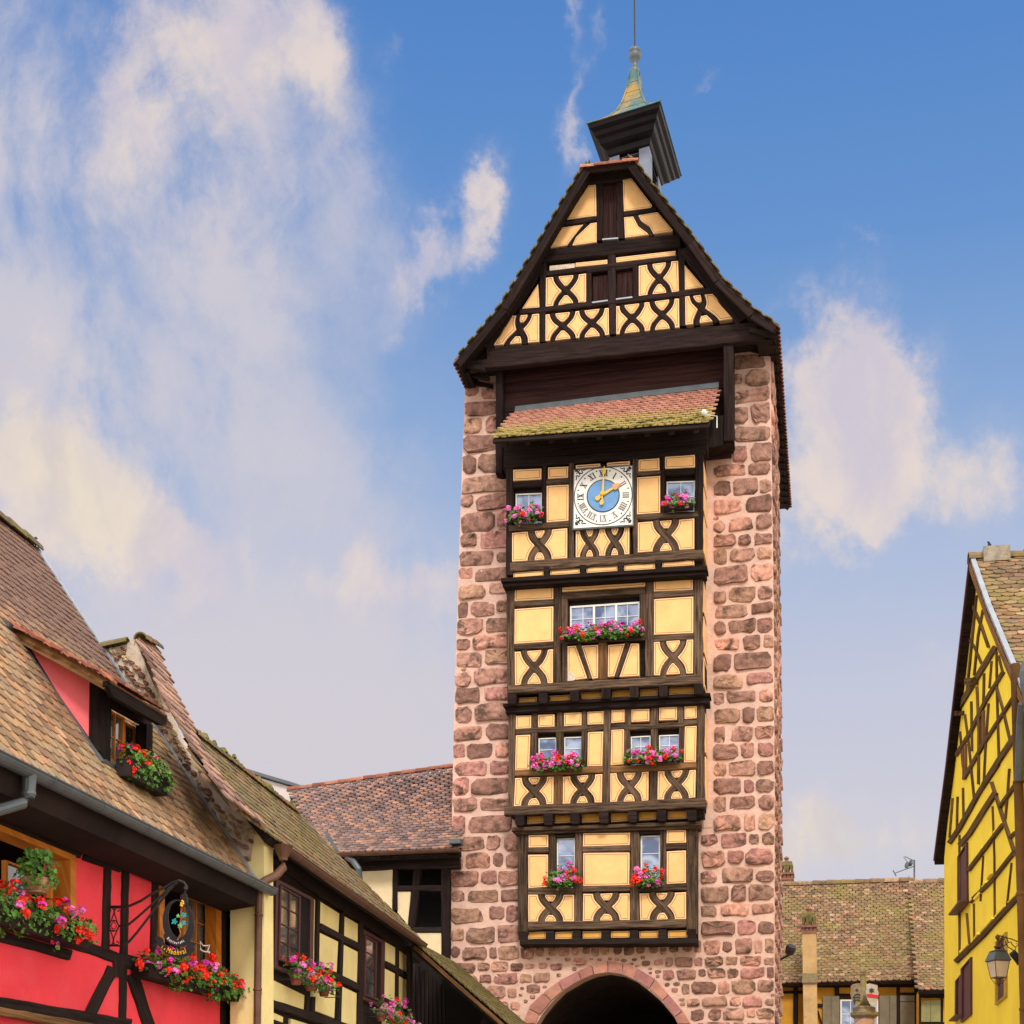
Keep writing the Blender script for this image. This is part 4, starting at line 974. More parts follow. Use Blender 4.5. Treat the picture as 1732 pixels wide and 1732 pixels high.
top = cen+V((0, 0, 1.98)); tt = (PY(cen.y))
zt = tt(1077, 84).z
b = Buf(); b.lathe(top+V((0, 0, .06)), [(.12, -.1), (.10, .06), (.055, .1), (.07, .16), (.05, .22), (.13, .30), (.15, .40), (.14, .46), (.155, .48), (.13, .55), (.06, .60), (.02, .62)], 16)
b.build('finial', 'zinc_dark', belfry, smooth=True)
b = Buf(); b.tube([top+V((0, 0, .5)), top+V((0, 0, 4.6))], .02, 6); b.build('lightning_rod', 'rod_iron', belfry)
body_h = rz-.9-zc
b = Buf()
for i, p in enumerate(sq(.50, 0)):
    c = p+(cen-p)*.16; c.z = zc; b.box(V((c.x, c.y, (zc-.47+rz-.9)/2)), (q1-q0)*.07, (q2-q1)*.07, V((0, 0, (zc-.47-rz+.9)/2)))
for i in range(4):
    a, c = sq(.50, -.50)[i], sq(.50, -.50)[(i+1) % 4]; m = (a+c)/2; b.box(m+(cen-m)*.1-V((0, 0, cen.z-cen.z)), (c-a)*.5, (cen-m).normalized()*.06 if False else V((0, 0, .07)), (sq(1, 0)[(i+2) % 4]-sq(1, 0)[(i+1) % 4]).normalized()*.04)
b.build('lantern_post', 'cupola_grey', belfry)
b = Buf()
for f_ in range(4):
    a, c = sq(.47, 0)[f_], sq(.47, 0)[(f_+1) % 4]; m = (a+c)/2
    for k in range(9):
        z = zc-.62-k*.16
        b.box(V((m.x, m.y, z)), (c-a)*.34, V((0, 0, .012)), (sq(1, 0)[(f_+2) % 4]-sq(1, 0)[(f_+1) % 4]).normalized()*.05)
b.build('louvre', 'wood_black', belfry)
b = Buf(); b.loft([[V((p.x, p.y, rz-1.0)) for p in sq(.44, 0)], [V((p.x, p.y, zc-.5)) for p in sq(.42, 0)]]); b.build('bell_chamber', 'wood_black', belfry)

# ---------------- clock (hangs on the bay: its own thing)
PC = P4.off(.09); cpx = (1020.4, 839.2)
clock = thing('tower_clock', PC(cpx), 'square white clock with blue centre, roman numerals and golden hands', 'clock')
cq = F4([(637, 248), (1097, 213), (1103, 680), (630, 712)])
prism('back_plate', cq, PC, 0, .08, 'zinc_dark', clock)
prism('face', [bil(cq, s, t) for s, t in ((.02, .02), (.98, .02), (.98, .98), (.02, .98))], PC, .012, .02, 'clock_white', clock)
mx = lambda ux, uy: (cpx[0]+ux*49.6+uy*0, cpx[1]+uy*49.4-ux*2.2)
def ringm(name, r0, r1, off, mat, n=64):
    o_ = [PC(mx(math.cos(a)*r1, math.sin(a)*r1))+PC.n*off for a in [2*math.pi*i/n for i in range(n)]]
    if r0 == 0: return prism3(name, o_, PC.n, 0, .008, mat, clock)
    i_ = [PC(mx(math.cos(a)*r0, math.sin(a)*r0))+PC.n*off for a in [2*math.pi*i/n for i in range(n)]]
    return mk(name, o_+i_, [((i+1) % n, i, i+n, (i+1) % n+n) for i in range(n)], mat, clock)
ringm('ring', .972, 1.0, .018, 'ink'); ringm('ring', .53, .565, .020, 'ink'); ringm('blue_disc', 0, .53, .024, 'clock_blue')
def glyph_quads(g):
    "roman numeral strokes in a box x centred, y 0..1 (1 = outward)"
    W = {'I': .30, 'V': .72, 'X': .72}; tot = sum(W[c] for c in g); x = -tot/2; Q = []
    for c in g:
        w_ = W[c]; cx_ = x+w_/2
        if c == 'I': Q += [(cx_-.075, 0, cx_+.075, 0, cx_+.075, 1, cx_-.075, 1)]
        if c == 'V': Q += [(cx_-.30, 1, cx_-.12, 1, cx_+.07, 0, cx_-.07, 0), (cx_+.20, 1, cx_+.28, 1, cx_+.05, 0, cx_-.02, 0)]
        if c == 'X': Q += [(cx_-.30, 1, cx_-.12, 1, cx_+.30, 0, cx_+.12, 0), (cx_+.20, 1, cx_+.28, 1, cx_-.20, 0, cx_-.28, 0)]
        Q += [(cx_-w_/2+.02, 0, cx_+w_/2-.02, 0, cx_+w_/2-.02, .07, cx_-w_/2+.02, .07), (cx_-w_/2+.02, .93, cx_+w_/2-.02, .93, cx_+w_/2-.02, 1, cx_-w_/2+.02, 1)]; x += w_
    return Q
for h_, gl in enumerate(('XII', 'I', 'II', 'III', 'IIII', 'V', 'VI', 'VII', 'VIII', 'IX', 'X', 'XI')):
    a = math.radians(h_*30); b = Buf(); k_ = min(.24, .34/max(1., sum({'I': .3, 'V': .72, 'X': .72}[c] for c in gl)))
    for j, Q in enumerate(glyph_quads(gl)):
        vs = []
        for i in range(4):
            u, v = Q[2*i]*k_, .665+.215*Q[2*i+1]; vs.append(PC(mx(math.sin(a)*v+math.cos(a)*u, -math.cos(a)*v+math.sin(a)*u))+PC.n*(.0165+.001*j))
        b.add(vs, [(0, 1, 2, 3)])
    b.build('numeral', 'numeral_grey' if 2 <= h_ <= 8 else 'ink', clock)
    a2 = a+math.radians(15); c = PC(mx(math.sin(a2)*.88, -math.cos(a2)*.88))+PC.n*.02
    b = Buf(); b.lathe(c-PC.n*.01, [(.018, 0), (.014, .012)], 6, axis=PC.n); b.build('minute_mark', 'ink', clock)
# corner ornaments: scrolled fleur-de-lis strokes
for sx, sy in ((-1, -1), (1, -1), (1, 1), (-1, 1)):
    b = Buf()
    def cs(pts, r): b.tube([PC(mx(sx*x, sy*y))+PC.n*.016 for x, y in pts], r, 5)
    cs([(.93, .93), (.86, .86), (.78, .80), (.72, .80), (.70, .85)], .013); cs([(.93, .93), (.86, .86), (.80, .78), (.80, .72), (.85, .70)], .013)
    cs([(.92, .80), (.86, .84), (.80, .80)], .010); cs([(.80, .92), (.84, .86), (.80, .80)], .010); cs([(.93, .72), (.90, .66), (.93, .58)], .010); cs([(.72, .93), (.66, .90), (.58, .93)], .010)
    cs([(.93, .72), (.88, .74), (.85, .70)], .009); cs([(.72, .93), (.74, .88), (.70, .85)], .009); cs([(.93, .93), (.93, .86)], .02); cs([(.93, .93), (.86, .93)], .02)
    b.build('ornament', 'ink', clock)
def hand(path, off, mat='gold'):
    return prism3('hand', [PC(FCL(*p))+PC.n*off for p in path], PC.n, 0, .02, mat, clock)
hand([(908, 150), (925, 215), (945, 290), (935, 340), (905, 350), (893, 800), (845, 800), (880, 350), (860, 325), (862, 280), (888, 215)], .085)
hand([(845, 850), (868, 850), (875, 960), (895, 1050), (870, 1095), (820, 1100), (795, 1060), (810, 1020), (842, 960)], .085)
hand([(880, 790), (1120, 655), (1145, 695), (905, 850)], .06); hand([(830, 800), (760, 870), (700, 895), (680, 940), (710, 985), (770, 980), (800, 935), (880, 870)], .06)
prism3('hand_leaf', [PC(FCL(*p))+PC.n*.068 for p in ((1110, 600), (1170, 570), (1290, 575), (1330, 560), (1250, 640), (1220, 710), (1150, 735), (1135, 680), (1100, 650))], PC.n, 0, .02, 'bronze_leaf', clock)
b = Buf(); b.lathe(PC(FCL(862, 825))+PC.n*.03, [(.05, 0), (.05, .06), (.03, .075)], 12, axis=PC.n); b.build('hub', 'gold', clock)

# ---------------- flower boxes on the tower
def tbox(fr, x0, y0, x1, y1, pl, label, **k):
    A, B = pl.off(.02)(fr(x0, y0)), pl.off(.02)(fr(x1, y1)); A.z = B.z = (A.z+B.z)/2
    k['nl'] = int(k['nl']*1.35); k['nb'] = int(k['nb']*1.15)
    return geraniums(A, B, V((0, -1, 0)), label, group='flower boxes on the tower', bs=1.22, ls=1.12, **k)
tbox(F4, 165, 655, 395, 655, P4, 'pink and red geranium box at the small window left of the clock', nl=210, nb=26, fup=.26, fdn=.2, ends=.08, mix=(.3, .35, .35), brackets=True, h=.07)
tbox(F4, 1350, 572, 1560, 572, P4, 'pink geranium box at the small window right of the clock', nl=190, nb=24, fup=.30, fdn=.1, mix=(.15, .45, .4), brackets=True, h=.07)
tbox(F3, 530, 598, 1125, 598, P3, 'long geranium box under the triple window below the clock', nl=480, nb=58, fup=.24, fdn=.16, mix=(.35, .5, .15), h=.06)
tbox(F2, 275, 640, 665, 640, P2, 'geranium box under the left twin window of the second timber storey', nl=360, nb=44, fup=.2, fdn=.2, mix=(.38, .32, .3), h=.06)
tbox(F2, 1005, 600, 1415, 600, P2, 'geranium box under the right twin window of the second timber storey', nl=370, nb=46, fup=.24, fdn=.14, mix=(.4, .4, .2), h=.06)
tbox(F1, 385, 640, 560, 640, P1, 'round geranium bush under the lowest left slit window of the tower', nl=230, nb=30, fup=.32, fdn=.18, ends=.12, mix=(.3, .42, .28), h=.10)
tbox(F1, 1050, 645, 1205, 645, P1, 'round geranium bush under the lowest right slit window of the tower', nl=210, nb=30, fup=.34, fdn=.18, ends=.12, mix=(.35, .35, .3), h=.10)
# small lamp on the clock roof corner and a flood lamp on the flank
b = Buf(); c = pb(FG(1272, 1345)); b.lathe(c, [(.01, 0), (.05, .02), (.06, .09), (.02, .13)], 10, axis=V((-.7, -.3, .6)).normalized()); b.tube([c, c+V((.2, .15, .02)), c+V((.2, .1, -.25))], .012, 5)
tag(b.build('spotlight', 'white_paint'), 'small white spotlight on the right corner of the roof over the clock', 'spotlight')
b = Buf(); c = Y0(1318, 1600)+V((.15, 1.6, 0)); b.lathe(c, [(.03, 0), (.10, .06), (.12, .18), (.10, .24), (.02, .26)], 12, axis=V((.3, -.5, .8)).normalized()); b.tube([c, c+V((-.25, .1, -.1))], .025, 6)
tag(b.build('floodlight', 'iron'), 'black floodlight fixed to the right flank of the stone tower', 'floodlight')

# ================================================================== red restaurant house
XW = -8.0; RW = PX(XW); YG = -13.62                      # facade plane, plane of the party gable
def lighter(n, P, D, hx, hz, mat, parent): pass
GUT = PX(-7.38)
ga, gb = GUT(0, 1288), GUT(448, 1494)
zE = (ga.z+gb.z)/2; YE = YG-.03
peak = PY(YE)(60, 930)
eave = PY(YE)(429, 1488)
E0 = V((eave.x, -26, eave.z)); K0 = V((peak.x, -26, peak.z))
red = thing('red_house', (-9.5, -19, 0), 'bright red half-timbered restaurant house with tan tiled roof and dormer', 'house')
rn = (eave-E0).cross(K0-E0).normalized()
rroof = prism3('roof', [E0, eave, peak, K0], rn, 0, .12, 'wood_black', red)
ROOF = Pl(eave, rn)
# dormer geometry
A_ = ROOF(166, 1290); DY = A_.y; DX = A_.x
CH = PY(DY); DF = PX(DX)
B_ = V((DX, DF(FD(765, 900)).y, A_.z))
tiles(rroof, E0, eave, peak, K0, .172, .150, 'tile_tan', 300, lift=.02)
prism3('roof_back', [K0, peak, V((peak.x*2-eave.x, YE, eave.z)), V((peak.x*2-eave.x, -26, eave.z))], V((-rn.x, 0, rn.z)), 0, .12, 'wood_black', red)
ridge(rroof, K0+V((0, 8, .02)), peak+V((0, 0, .02)), .13, .42, 'tile_moss')
# zinc verge along the gable
d_ = (peak-eave).normalized()
mid = eave.lerp(peak, .62)
for a, c, r_ in ((mid, peak, .05), (eave, mid, .07)):
    b = Buf(); s = V((0, 1, 0)); b.loft([[p-s*.09+rn*.02, p+s*.01+rn*.0, p+s*.01+rn*.055, p-s*.02+rn*.06, p-s*.03+rn*.05, p-s*.09+rn*.045] for p in (a, c)]); b.build('flashing', 'zinc', rroof)
b = Buf(); b.tube([peak+V((0, 0, .0)), peak+V((0, 0, .16))], .012, 5); b.lathe(peak+V((0, 0, .14)), [(.0, 0), (.03, .03), (.0, .06)], 6); b.build('finial', 'zinc_dark', rroof)
# wall with the two window openings left free
top = lambda x: 150+.36*x
w1t = lambda x: 412+.41*x; w2t = lambda x: 716+.36*(x-1045)
b = Buf()
def wq(pts, th=.35):
    P = orient([RW(FR(*p)) for p in pts], RW.n); b.add(P+[p-RW.n*th for p in P], [(0, 1, 2, 3), (7, 6, 5, 4)]+[(i, i+4, (i+1) % 4+4, (i+1) % 4) for i in range(4)])
wq([(-1400, top(-1400)-200), (-420, top(-420)), (-420, 2500), (-1400, 2500)])
wq([(-420, top(-420)), (490, top(490)), (490, w1t(490)), (-420, w1t(-420))]); wq([(-420, 1000), (490, 1180), (490, 2500), (-420, 2500)])
wq([(490, top(490)), (1045, top(1045)), (1045, 2500), (490, 2500)])
wq([(1045, top(1045)), (1462, top(1462)), (1462, w2t(1462)), (1045, w2t(1045))]); wq([(1045, 1290), (1462, 1420), (1462, 2500), (1045, 2500)])
wq([(1462, top(1462)), (1560, top(1560)), (1560, 2500), (1462, 2500)])
b.build('wall', 'red_plaster', red)
BK = PX(XW-1.6)
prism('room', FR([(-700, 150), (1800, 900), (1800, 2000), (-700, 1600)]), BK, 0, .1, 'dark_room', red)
# window frames in orange wood, deep reveals, casements
def deep_window(quad, fwid, depth, sash, label=None):
    n = RW.n; o_ = [RW(FR(*p)) for p in quad]
    cx_ = sum(p[0] for p in quad)/4; ins = inset(quad, fwid); i_ = [RW(FR(*p)) for p in ins]
    o_, i_ = (o_, i_) if orient(o_, n)[0] == o_[0] else (o_[::-1], i_[::-1])
    vs = [p+n*.03 for p in o_]+[p+n*.03 for p in i_]+[p-n*depth for p in i_]+[p-n*.02 for p in o_]; fs = []
    for i in range(4):
        j = (i+1) % 4; fs += [(i, j, j+4, i+4), (i+4, j+4, j+8, i+8), (i+12, j+12, j, i)]
    f = mk('window_frame', vs, fs, 'wood_orange', red, uvs=[(v.y+v.z, v.z*.3+v.x+v.y*.1) for v in vs])
    return f
q1 = [(-420, w1t(-420)), (490, w1t(490)), (490, 1180), (-420, 1000)]; q2 = [(1047, 718), (1460, 866), (1460, 1410), (1047, 1290)]
f1 = deep_window(q1, 38, .20, None); f2 = deep_window(q2, 34, .13, None)
RI = PX(XW-.13)
def sash(quad, nx, ny, parent, fr=FR, pl=RI, bar=7, fw=14, mat='wood_brown', pane='pane_dark'):
    return window(fr(quad), pl, parent, off=0, nx=nx, ny=ny, fw=fw/fr.k, bar=bar/fr.k, fm=mat, pm=pane, name='casement', thick=.05)
sash([(40, 640), (215, 705), (205, 1200), (40, 1120)], 1, 3, f1, mat='wood_orange'); sash([(340, 735), (440, 775), (435, 1230), (335, 1200)], 1, 2, f1, mat='wood_orange', pane='pane_grey')
sash([(-330, 520), (-150, 590), (-150, 1060), (-330, 1000)], 1, 3, f1, mat='wood_orange')
sash([(1225, 870), (1405, 935), (1400, 1370), (1220, 1310)], 2, 3, f2, mat='wood_orange', pane='pane_grey')
bw = 'wood_dark'
beams([(-300, 275, 528, 612, 38, bw), (548, 618, 797, 702, 46, bw), (712, 695, 696, 1232, 46, bw), (832, 640, 808, 1730, 46, bw), (1030, 700, 1015, 1280, 40, bw), (1510, 860, 1500, 1400, 96, bw), (1504, 1400, 1500, 2300, 70, bw),
       (480, 1190, 775, 1292, 78, bw), (-900, 900, 460, 1275, 70, bw), (800, 1300, 1560, 1545, 90, bw), (748, 1360, 580, 1690, 74, bw), (872, 1400, 990, 1760, 74, bw), (775, 1270, 782, 1420, 60, bw),
       (-900, 1440, 860, 1742, 84, bw)], FR, RW, red, .02, bw, 'beam', .12)
strip('ledge', [FR(-900, 1500), FR(860, 1812)], 14, RW, .12, .2, 'wood_brown', red)
strip('wall_plate', [FR(-1000, -110), FR(1562, 815)], 40, RW, .03, .3, 'wood_black', red)
# boxed eaves, gutter, downpipe elbow
b = Buf(); y0_, y1_ = -26, YG-.45
zf = eave.z
b.loft([[V((x, y, z)) for x, z in ((-7.50, zf-.10), (-7.46, zf-.16), (-7.50, zf-.38), (-7.95, zf-.44), (-8.0, zf-.10))] for y in (y0_, y1_+.30)]); b.build('eaves_box', 'wood_dark', red)
def gutter(A, B, r, mat, parent, n=9, name='gutter', joints=1.1):
    d = (B-A).normalized(); s = d.cross(V((0, 0, 1))).normalized(); u = s.cross(d); b = Buf(); P = []
    for rr, T in ((r, range(n)), (r*.86, range(n-1, -1, -1))):
        for j in T: t = math.pi+math.pi*j/(n-1); P.append((math.cos(t)*rr, math.sin(t)*rr))
    b.loft([[p+s*x+u*y for x, y in P] for p in (A, B)])
    b.tube([A+s*r*1.02, B+s*r*1.02], r*.13, 6)
    k = joints*.6
    while k < (B-A).length:
        p = A+d*k; Q = [(x*1.05, y*1.05) for x, y in P[:n]]+[(x*.9, y*.9) for x, y in P[:n]][::-1]
        b.loft([[q+s*x+u*y for x, y in Q] for q in (p, p+d*.035)]); k += joints
    return b.build(name, mat, parent)
gutter(V((-7.38, -26, zE+.03)), V((-7.38, YG+.15, zE-.0)), .085, 'zinc_dark', red)
b = Buf(); e_ = GUT(FR(195, 80)); b.tube([e_+V((0, 0, .02)), e_+V((0, 0, -.20)), e_+V((-.03, -.05, -.27)), e_+V((-.25, -.75, -.58)), e_+V((-.5, -1.2, -.7))], .055, 12, rad=[.07, .058, .055, .055, .055])
b.lathe(e_+V((0, 0, -.19)), [(.062, 0), (.068, .01), (.068, .03), (.062, .04)], 12); b.build('downpipe', 'zinc_dark', red)
# dormer
dorm = prism3('dormer', orient([CH(FC(*p)) for p in ((200, 925), (664, 1175), (655, 1612), (400, 1250))], CH.n), CH.n, 0, .08, 'pink_plaster', red)
n_ = CH.n
strip('flashing', FC([(150, 880), (330, 1160), (520, 1440), (690, 1690)]), 4.5, CH, .05, .07, 'zinc_dark', dorm)
for q in ([(130, 170), (265, 300), (245, 1150), (170, 1120), (118, 1010)],): prism('post', FD(q), DF, .02, .14, 'wood_dark', dorm)
prism('post', FD([(690, 690), (765, 690), (760, 1110), (685, 1060)]), DF, .02, .14, 'wood_dark', dorm)
prism('header', FD([(150, 200), (770, 560), (770, 730), (250, 440), (150, 370)]), DF, .0, .08, 'wood_black', dorm)
strip('sill', [FD(150, 1140), FD(800, 1560)], 7, DF, .06, .25, 'zinc_dark', dorm)
DI = DF.off(-.12)
window(FD([(235, 500), (440, 610), (430, 1200), (230, 1120)]), DI.off(.06), dorm, off=0, nx=2, ny=2, fw=3, bar=2, fm='wood_orange', pm='pane_grey', name='casement')
window(FD([(470, 640), (640, 730), (640, 1200), (470, 1140)]), DI, dorm, off=-.05, nx=1, ny=1, fw=4, bar=2, fm='wood_orange', pm='pane_dark', name='casement')
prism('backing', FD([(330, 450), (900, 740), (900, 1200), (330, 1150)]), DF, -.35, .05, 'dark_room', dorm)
FP = PX(DX+.30)
fa = FP(FD(235, 160)); fb = FP(FD(955, 600)); top_b = CH.off(.06)(FC(75, 795)); top_c = top_b+(fb-fa)
prism('fascia', FD([(235, 158), (958, 598), (950, 692), (890, 698), (300, 345), (228, 212)]), FP, 0, .06, 'wood_dark', dorm)
dn_ = (fb-fa).cross(top_b-fa).normalized()
droof = prism3('dormer_roof', [fa, fb, top_c, top_b], dn_, .02, .14, 'wood_dark', dorm) if False else prism3('dormer_roof', [fa, fb, top_c, top_b], dn_, .02, .12, 'wood_brown', red)
tiles(droof, fa+V((.05, 0, 0)), fb+V((.05, 0, 0)), top_c, top_b, .172, .15, 'tile_red', 300, lift=.03)
for k in range(16):
    p = fa.lerp(top_b, (k+.3)/16); b = Buf(); b.box(p+dn_*.05, (top_b-fa).normalized()*.12+dn_*.02, V((0, .06, 0)), dn_*.012); b.build('verge_tile', 'tile_red', droof)
b = Buf(); b.box(top_b+dn_*.05+V((-.12, 0, .02)), (top_b-fa).normalized()*.22, V((0, .16, 0)), dn_*.03); b.build('lead_cap', 'zinc_dark', droof)
# flower boxes of the red house
def rbox(fm_, x0, y0, x1, y1, pl, label, out=V((1, 0, 0)), grp='flower boxes along the street houses', **k):
    A, B = pl(fm_(x0, y0)), pl(fm_(x1, y1)); z = (A.z+B.z)/2; A.z = B.z = z
    return geraniums(A, B, out, label, group=grp, **k)
rbox(FR, -320, 980, 470, 1265, RW.off(.03), 'mostly red geranium box under the big orange-framed window', nl=700, nb=60, fup=.20, fdn=.27, fr=.22, mix=(.72, .18, .10), w=.24, h=.18, box='wood_dark', ls=1.05, ends=.14, bs=1.15)
rbox(FR, 880, 1440, 1610, 1600, RW.off(.03), 'long red and pink geranium box below the hanging restaurant sign', nl=1150, nb=112, fup=.24, fdn=.26, fr=.20, mix=(.66, .22, .12), w=.24, h=.16, box='wood_dark', ls=1.0, ends=.14, bs=1.1)
rbox(FD, 330, 1330, 800, 1560, DF.off(.08), 'bright green geranium box with red blooms on the dormer sill', nl=560, nb=20, fup=.20, fdn=.28, fr=.18, mix=(.8, .1, .10), w=.2, h=.2, ends=.06, ls=.9)
# hanging basket
HB = PX(-7.78); hc = HB(FR(240, 800)); ht = HB(FR(238, 560))
bask = thing('hanging_basket', hc, 'wicker hanging basket of green leaves in front of the open window', 'hanging basket')
b = Buf(); b.lathe(hc+V((0, 0, -.10)), [(.02, 0), (.085, .01), (.12, .05), (.15, .11), (.155, .15), (.145, .15), (.11, .06), (.02, .03)], 16)
for k in range(6): b.tube([hc+V((math.cos(a)*(.10+.01*k), math.sin(a)*(.10+.01*k), -.085+k*.026)) for a in [j*.524 for j in range(13)]], .009, 5)
b.build('basket', 'wicker', bask)
b = Buf(); rim = [hc+V((math.cos(a)*.15, math.sin(a)*.15, .04)) for a in (0, 2.1, 4.2)]
kn = hc.lerp(ht, .55)
for r_ in rim: b.tube([r_, kn], .007, 4)
b.tube([kn, ht], .010, 4); b.build('cord', 'twine', bask)
b = Buf()
for i in range(190):
    th_, z, r = random.uniform(0, 6.28), random.uniform(-.06, .30), 0; r = .22*math.sqrt(max(0, 1-((z-.1)/.24)**2))*random.uniform(.5, 1.05)
    p = hc+V((math.cos(th_)*r, math.sin(th_)*r, z+.02)); nd = V((math.cos(th_)+.6, math.sin(th_)*.7-.4, .7+random.uniform(-.3, .3))).normalized(); a = nd.orthogonal().normalized(); c = nd.cross(a); s = random.uniform(.9, 1.4); k = random.uniform(0, 6)
    a, c = a*math.cos(k)+c*math.sin(k), c*math.cos(k)-a*math.sin(k); b.add([p+(a*v.x+c*v.y+nd*v.z)*s for v in LF[0]], LF[1], random.random())
b.build('foliage', 'leaf', bask, kind='stuff')
link('blossom', BLO['petal_red'][0], hc+V((.14, .05, .16)), bask)
# wire cat ornament on the sill
WC = RW.off(.30); ct = WC(FS(1350, 1000))
b = Buf()
for pth in ([(1295, 985), (1290, 885), (1325, 935), (1370, 935), (1405, 925), (1380, 1000), (1400, 1030)], [(1295, 985), (1330, 1005), (1405, 1015)]):
    b.tube([WC(FS(*p)) for p in pth], .008, 5)
tag(b.build('wire_cat', 'white_paint'), 'white wire outline of a cat head above the flowers right of the sign', 'ornament')

# ---------------- the hanging sign
SP = PY(RW(FR(715, 1100)).y); sc0 = SP(FS(1030, 650))
sign = thing('hanging_sign', sc0, 'oval black wrought iron restaurant sign with painted vine leaves and gothic lettering', 'sign')
arm = [SP(FS(*p)) for p in ((395, 462), (560, 390), (700, 300), (860, 220), (950, 165), (1030, 140), (1090, 165), (1125, 215), (1110, 255))]
b = Buf(); b.tube([SP(FS(110, 460)), SP(FS(400, 460))]+arm[1:], .015, 6)
b.tube([SP(FS(*p)) for p in ((300, 695), (400, 690), (520, 590), (700, 430), (830, 310), (930, 210), (1010, 165))], .014, 6)
b.tube([SP(FS(*p)) for p in ((360, 935), (420, 885), (520, 770), (620, 640), (740, 480), (830, 360), (900, 270), (960, 205))], .015, 6)
b.lathe(SP(FS(1110, 250))-V((0, 0, .015)), [(.0, 0), (.03, .015), (.03, .045), (0, .06)], 8)
b.tube([SP(FS(1110, 250)), SP(FS(1095, 330))], .011, 5); b.build('bracket_arm', 'iron', sign)
PS = RW.off(.10)
b = Buf(); b.tube([SP(FS(112, 450)), SP(FS(95, 950))], .024, 8); b.tube([SP(FS(150, 458)), SP(FS(330, 462))], .008, 5); b.tube([SP(FS(110, 936)), SP(FS(360, 938))], .010, 5)
for sg in (-1, 1):
    m = lambda x, y: SP(FS(235-(y-700)*.03+sg*x, y))
    b.tube([m(2, 470), m(3, 540), m(20, 590), m(62, 700), m(25, 790), m(4, 840), m(3, 930)], .008, 5)
    b.tube([m(2, 500), m(30, 475), m(60, 480), m(66, 505), m(48, 515), m(40, 500)], .007, 5); b.tube([m(2, 900), m(25, 925), m(60, 920), m(66, 895), m(48, 880), m(38, 895)], .007, 5)
for t0 in (0, 1):
    P = [SP(FS(235-3+58*math.sin(k*2.094+t0*math.pi), 692-66*math.cos(k*2.094+t0*math.pi))) for k in range(4)]; b.tube(P, .006, 4)
b.tube([SP(FS(232+60*math.sin(k*.5236), 692-68*math.cos(k*.5236))) for k in range(13)], .007, 4)
b.build('bracket_scroll', 'iron', sign)
# oval ring plate
def ov(cx_, cy_, rx_, ry_, tl=0): return [(cx_+math.cos(t)*rx_+math.sin(t)*tl, cy_+math.sin(t)*ry_) for t in [2*math.pi*i/40 for i in range(40)]]
def ringplate(o2, i2, pl, off, th, mat, name):
    n = pl.n; N = len(o2); o_ = [pl(FS(*p)) for p in o2]; i_ = [pl(FS(*p)) for p in i2]
    vs = [p+n*off for p in o_]+[p+n*off for p in i_]+[p+n*(off-th) for p in o_]+[p+n*(off-th) for p in i_]; fs = []
    for i in range(N):
        j = (i+1) % N; fs += [(j, i, i+N, j+N), (i+2*N, j+2*N, j+3*N, i+3*N), (i, j, j+2*N, i+2*N), (j+N, i+N, i+3*N, j+3*N)]
    return mk(name, vs, fs, mat, sign)
ringplate(ov(1022, 660, 192, 290, 18), ov(1022, 610, 125, 225, 12), SP, 0, .015, 'sign_black', 'oval_ring')
prism('hanger', FS([(1080, 300), (1125, 305), (1140, 400), (1120, 460), (1060, 455), (1055, 390)]), SP, .012, .02, 'sign_black', sign)
sb_ = FS([(745, 835), (790, 820), (840, 850), (850, 900), (900, 955), (980, 985), (1060, 985), (1120, 950), (1160, 890), (1200, 885), (1250, 910), (1215, 940), (1230, 985), (1170, 1050), (1090, 1080), (990, 1080), (900, 1045), (830, 985), (780, 925), (715, 935), (770, 900)])
prism('banner', sb_, SP, .016, .015, 'sign_black', sign)
lb_ = FS([(850, 790), (905, 830), (990, 880), (1075, 890), (1130, 870), (1195, 800), (1165, 900), (1090, 950), (1000, 950), (900, 900), (845, 830)])
prism('name_plate', lb_, SP, .008, .012, 'sign_black', sign)
def letters(text, path, size, mat, off, gothic=False):
    "each letter a small flat mesh laid along a pixel path"
    tot = [0]
    for a, c in zip(path, path[1:]): tot.append(tot[-1]+math.hypot(c[0]-a[0], c[1]-a[1]))
    adv = {'i': .45, 'l': .42, 't': .6, 'M': 1.55, ' ': .55, 'é': .85, 'R': 1.15, 'm': 1.3, 'L': 1.0, 'r': .75, 'u': 1.0}
    W_ = sum(adv.get(ch, .95) for ch in text); x = 0
    for ch in text:
        a_ = adv.get(ch, .95); s = (x+a_/2)/W_*tot[-1]; x += a_
        if ch == ' ': continue
        k = max(i for i in range(len(tot)-1) if tot[i] <= s); t = (s-tot[k])/(tot[k+1]-tot[k]); p = path[k]; q = path[k+1]
        c = (p[0]+(q[0]-p[0])*t, p[1]+(q[1]-p[1])*t); dx, dy = q[0]-p[0], q[1]-p[1]; L = math.hypot(dx, dy); dx /= L; dy /= L
        cu = bpy.data.curves.new('letter', 'FONT'); cu.body = ch; cu.size = 1; cu.align_x = 'CENTER'; cu.offset = .012; cu.resolution_u = 3; cu.shear = .0
        ob = bpy.data.objects.new('letter', cu); me = bpy.data.meshes.new_from_object(ob); bpy.data.objects.remove(ob); bpy.data.curves.remove(cu)
        vs = []
        for v in me.vertices:
            u = v.co.x*size*(.82 if gothic else .8); h = v.co.y*size*(1.25 if gothic else 1.1)
            if gothic: u += .10*size*math.sin(v.co.y*9)*.35
            vs.append(SP(FS(c[0]+dx*u+dy*h, c[1]+dy*u-dx*h))+SP.n*off)
        fs = [tuple(pp.vertices) for pp in me.polygons]; bpy.data.meshes.remove(me)
        mk('letter', vs, fs, mat, sign)
letters('Restaurant', [(882, 850), (930, 893), (1000, 918), (1060, 912), (1105, 885)], 46, 'sign_white', .016)
letters('Le', [(815, 955), (870, 1000)], 42, 'gold', .024, True)
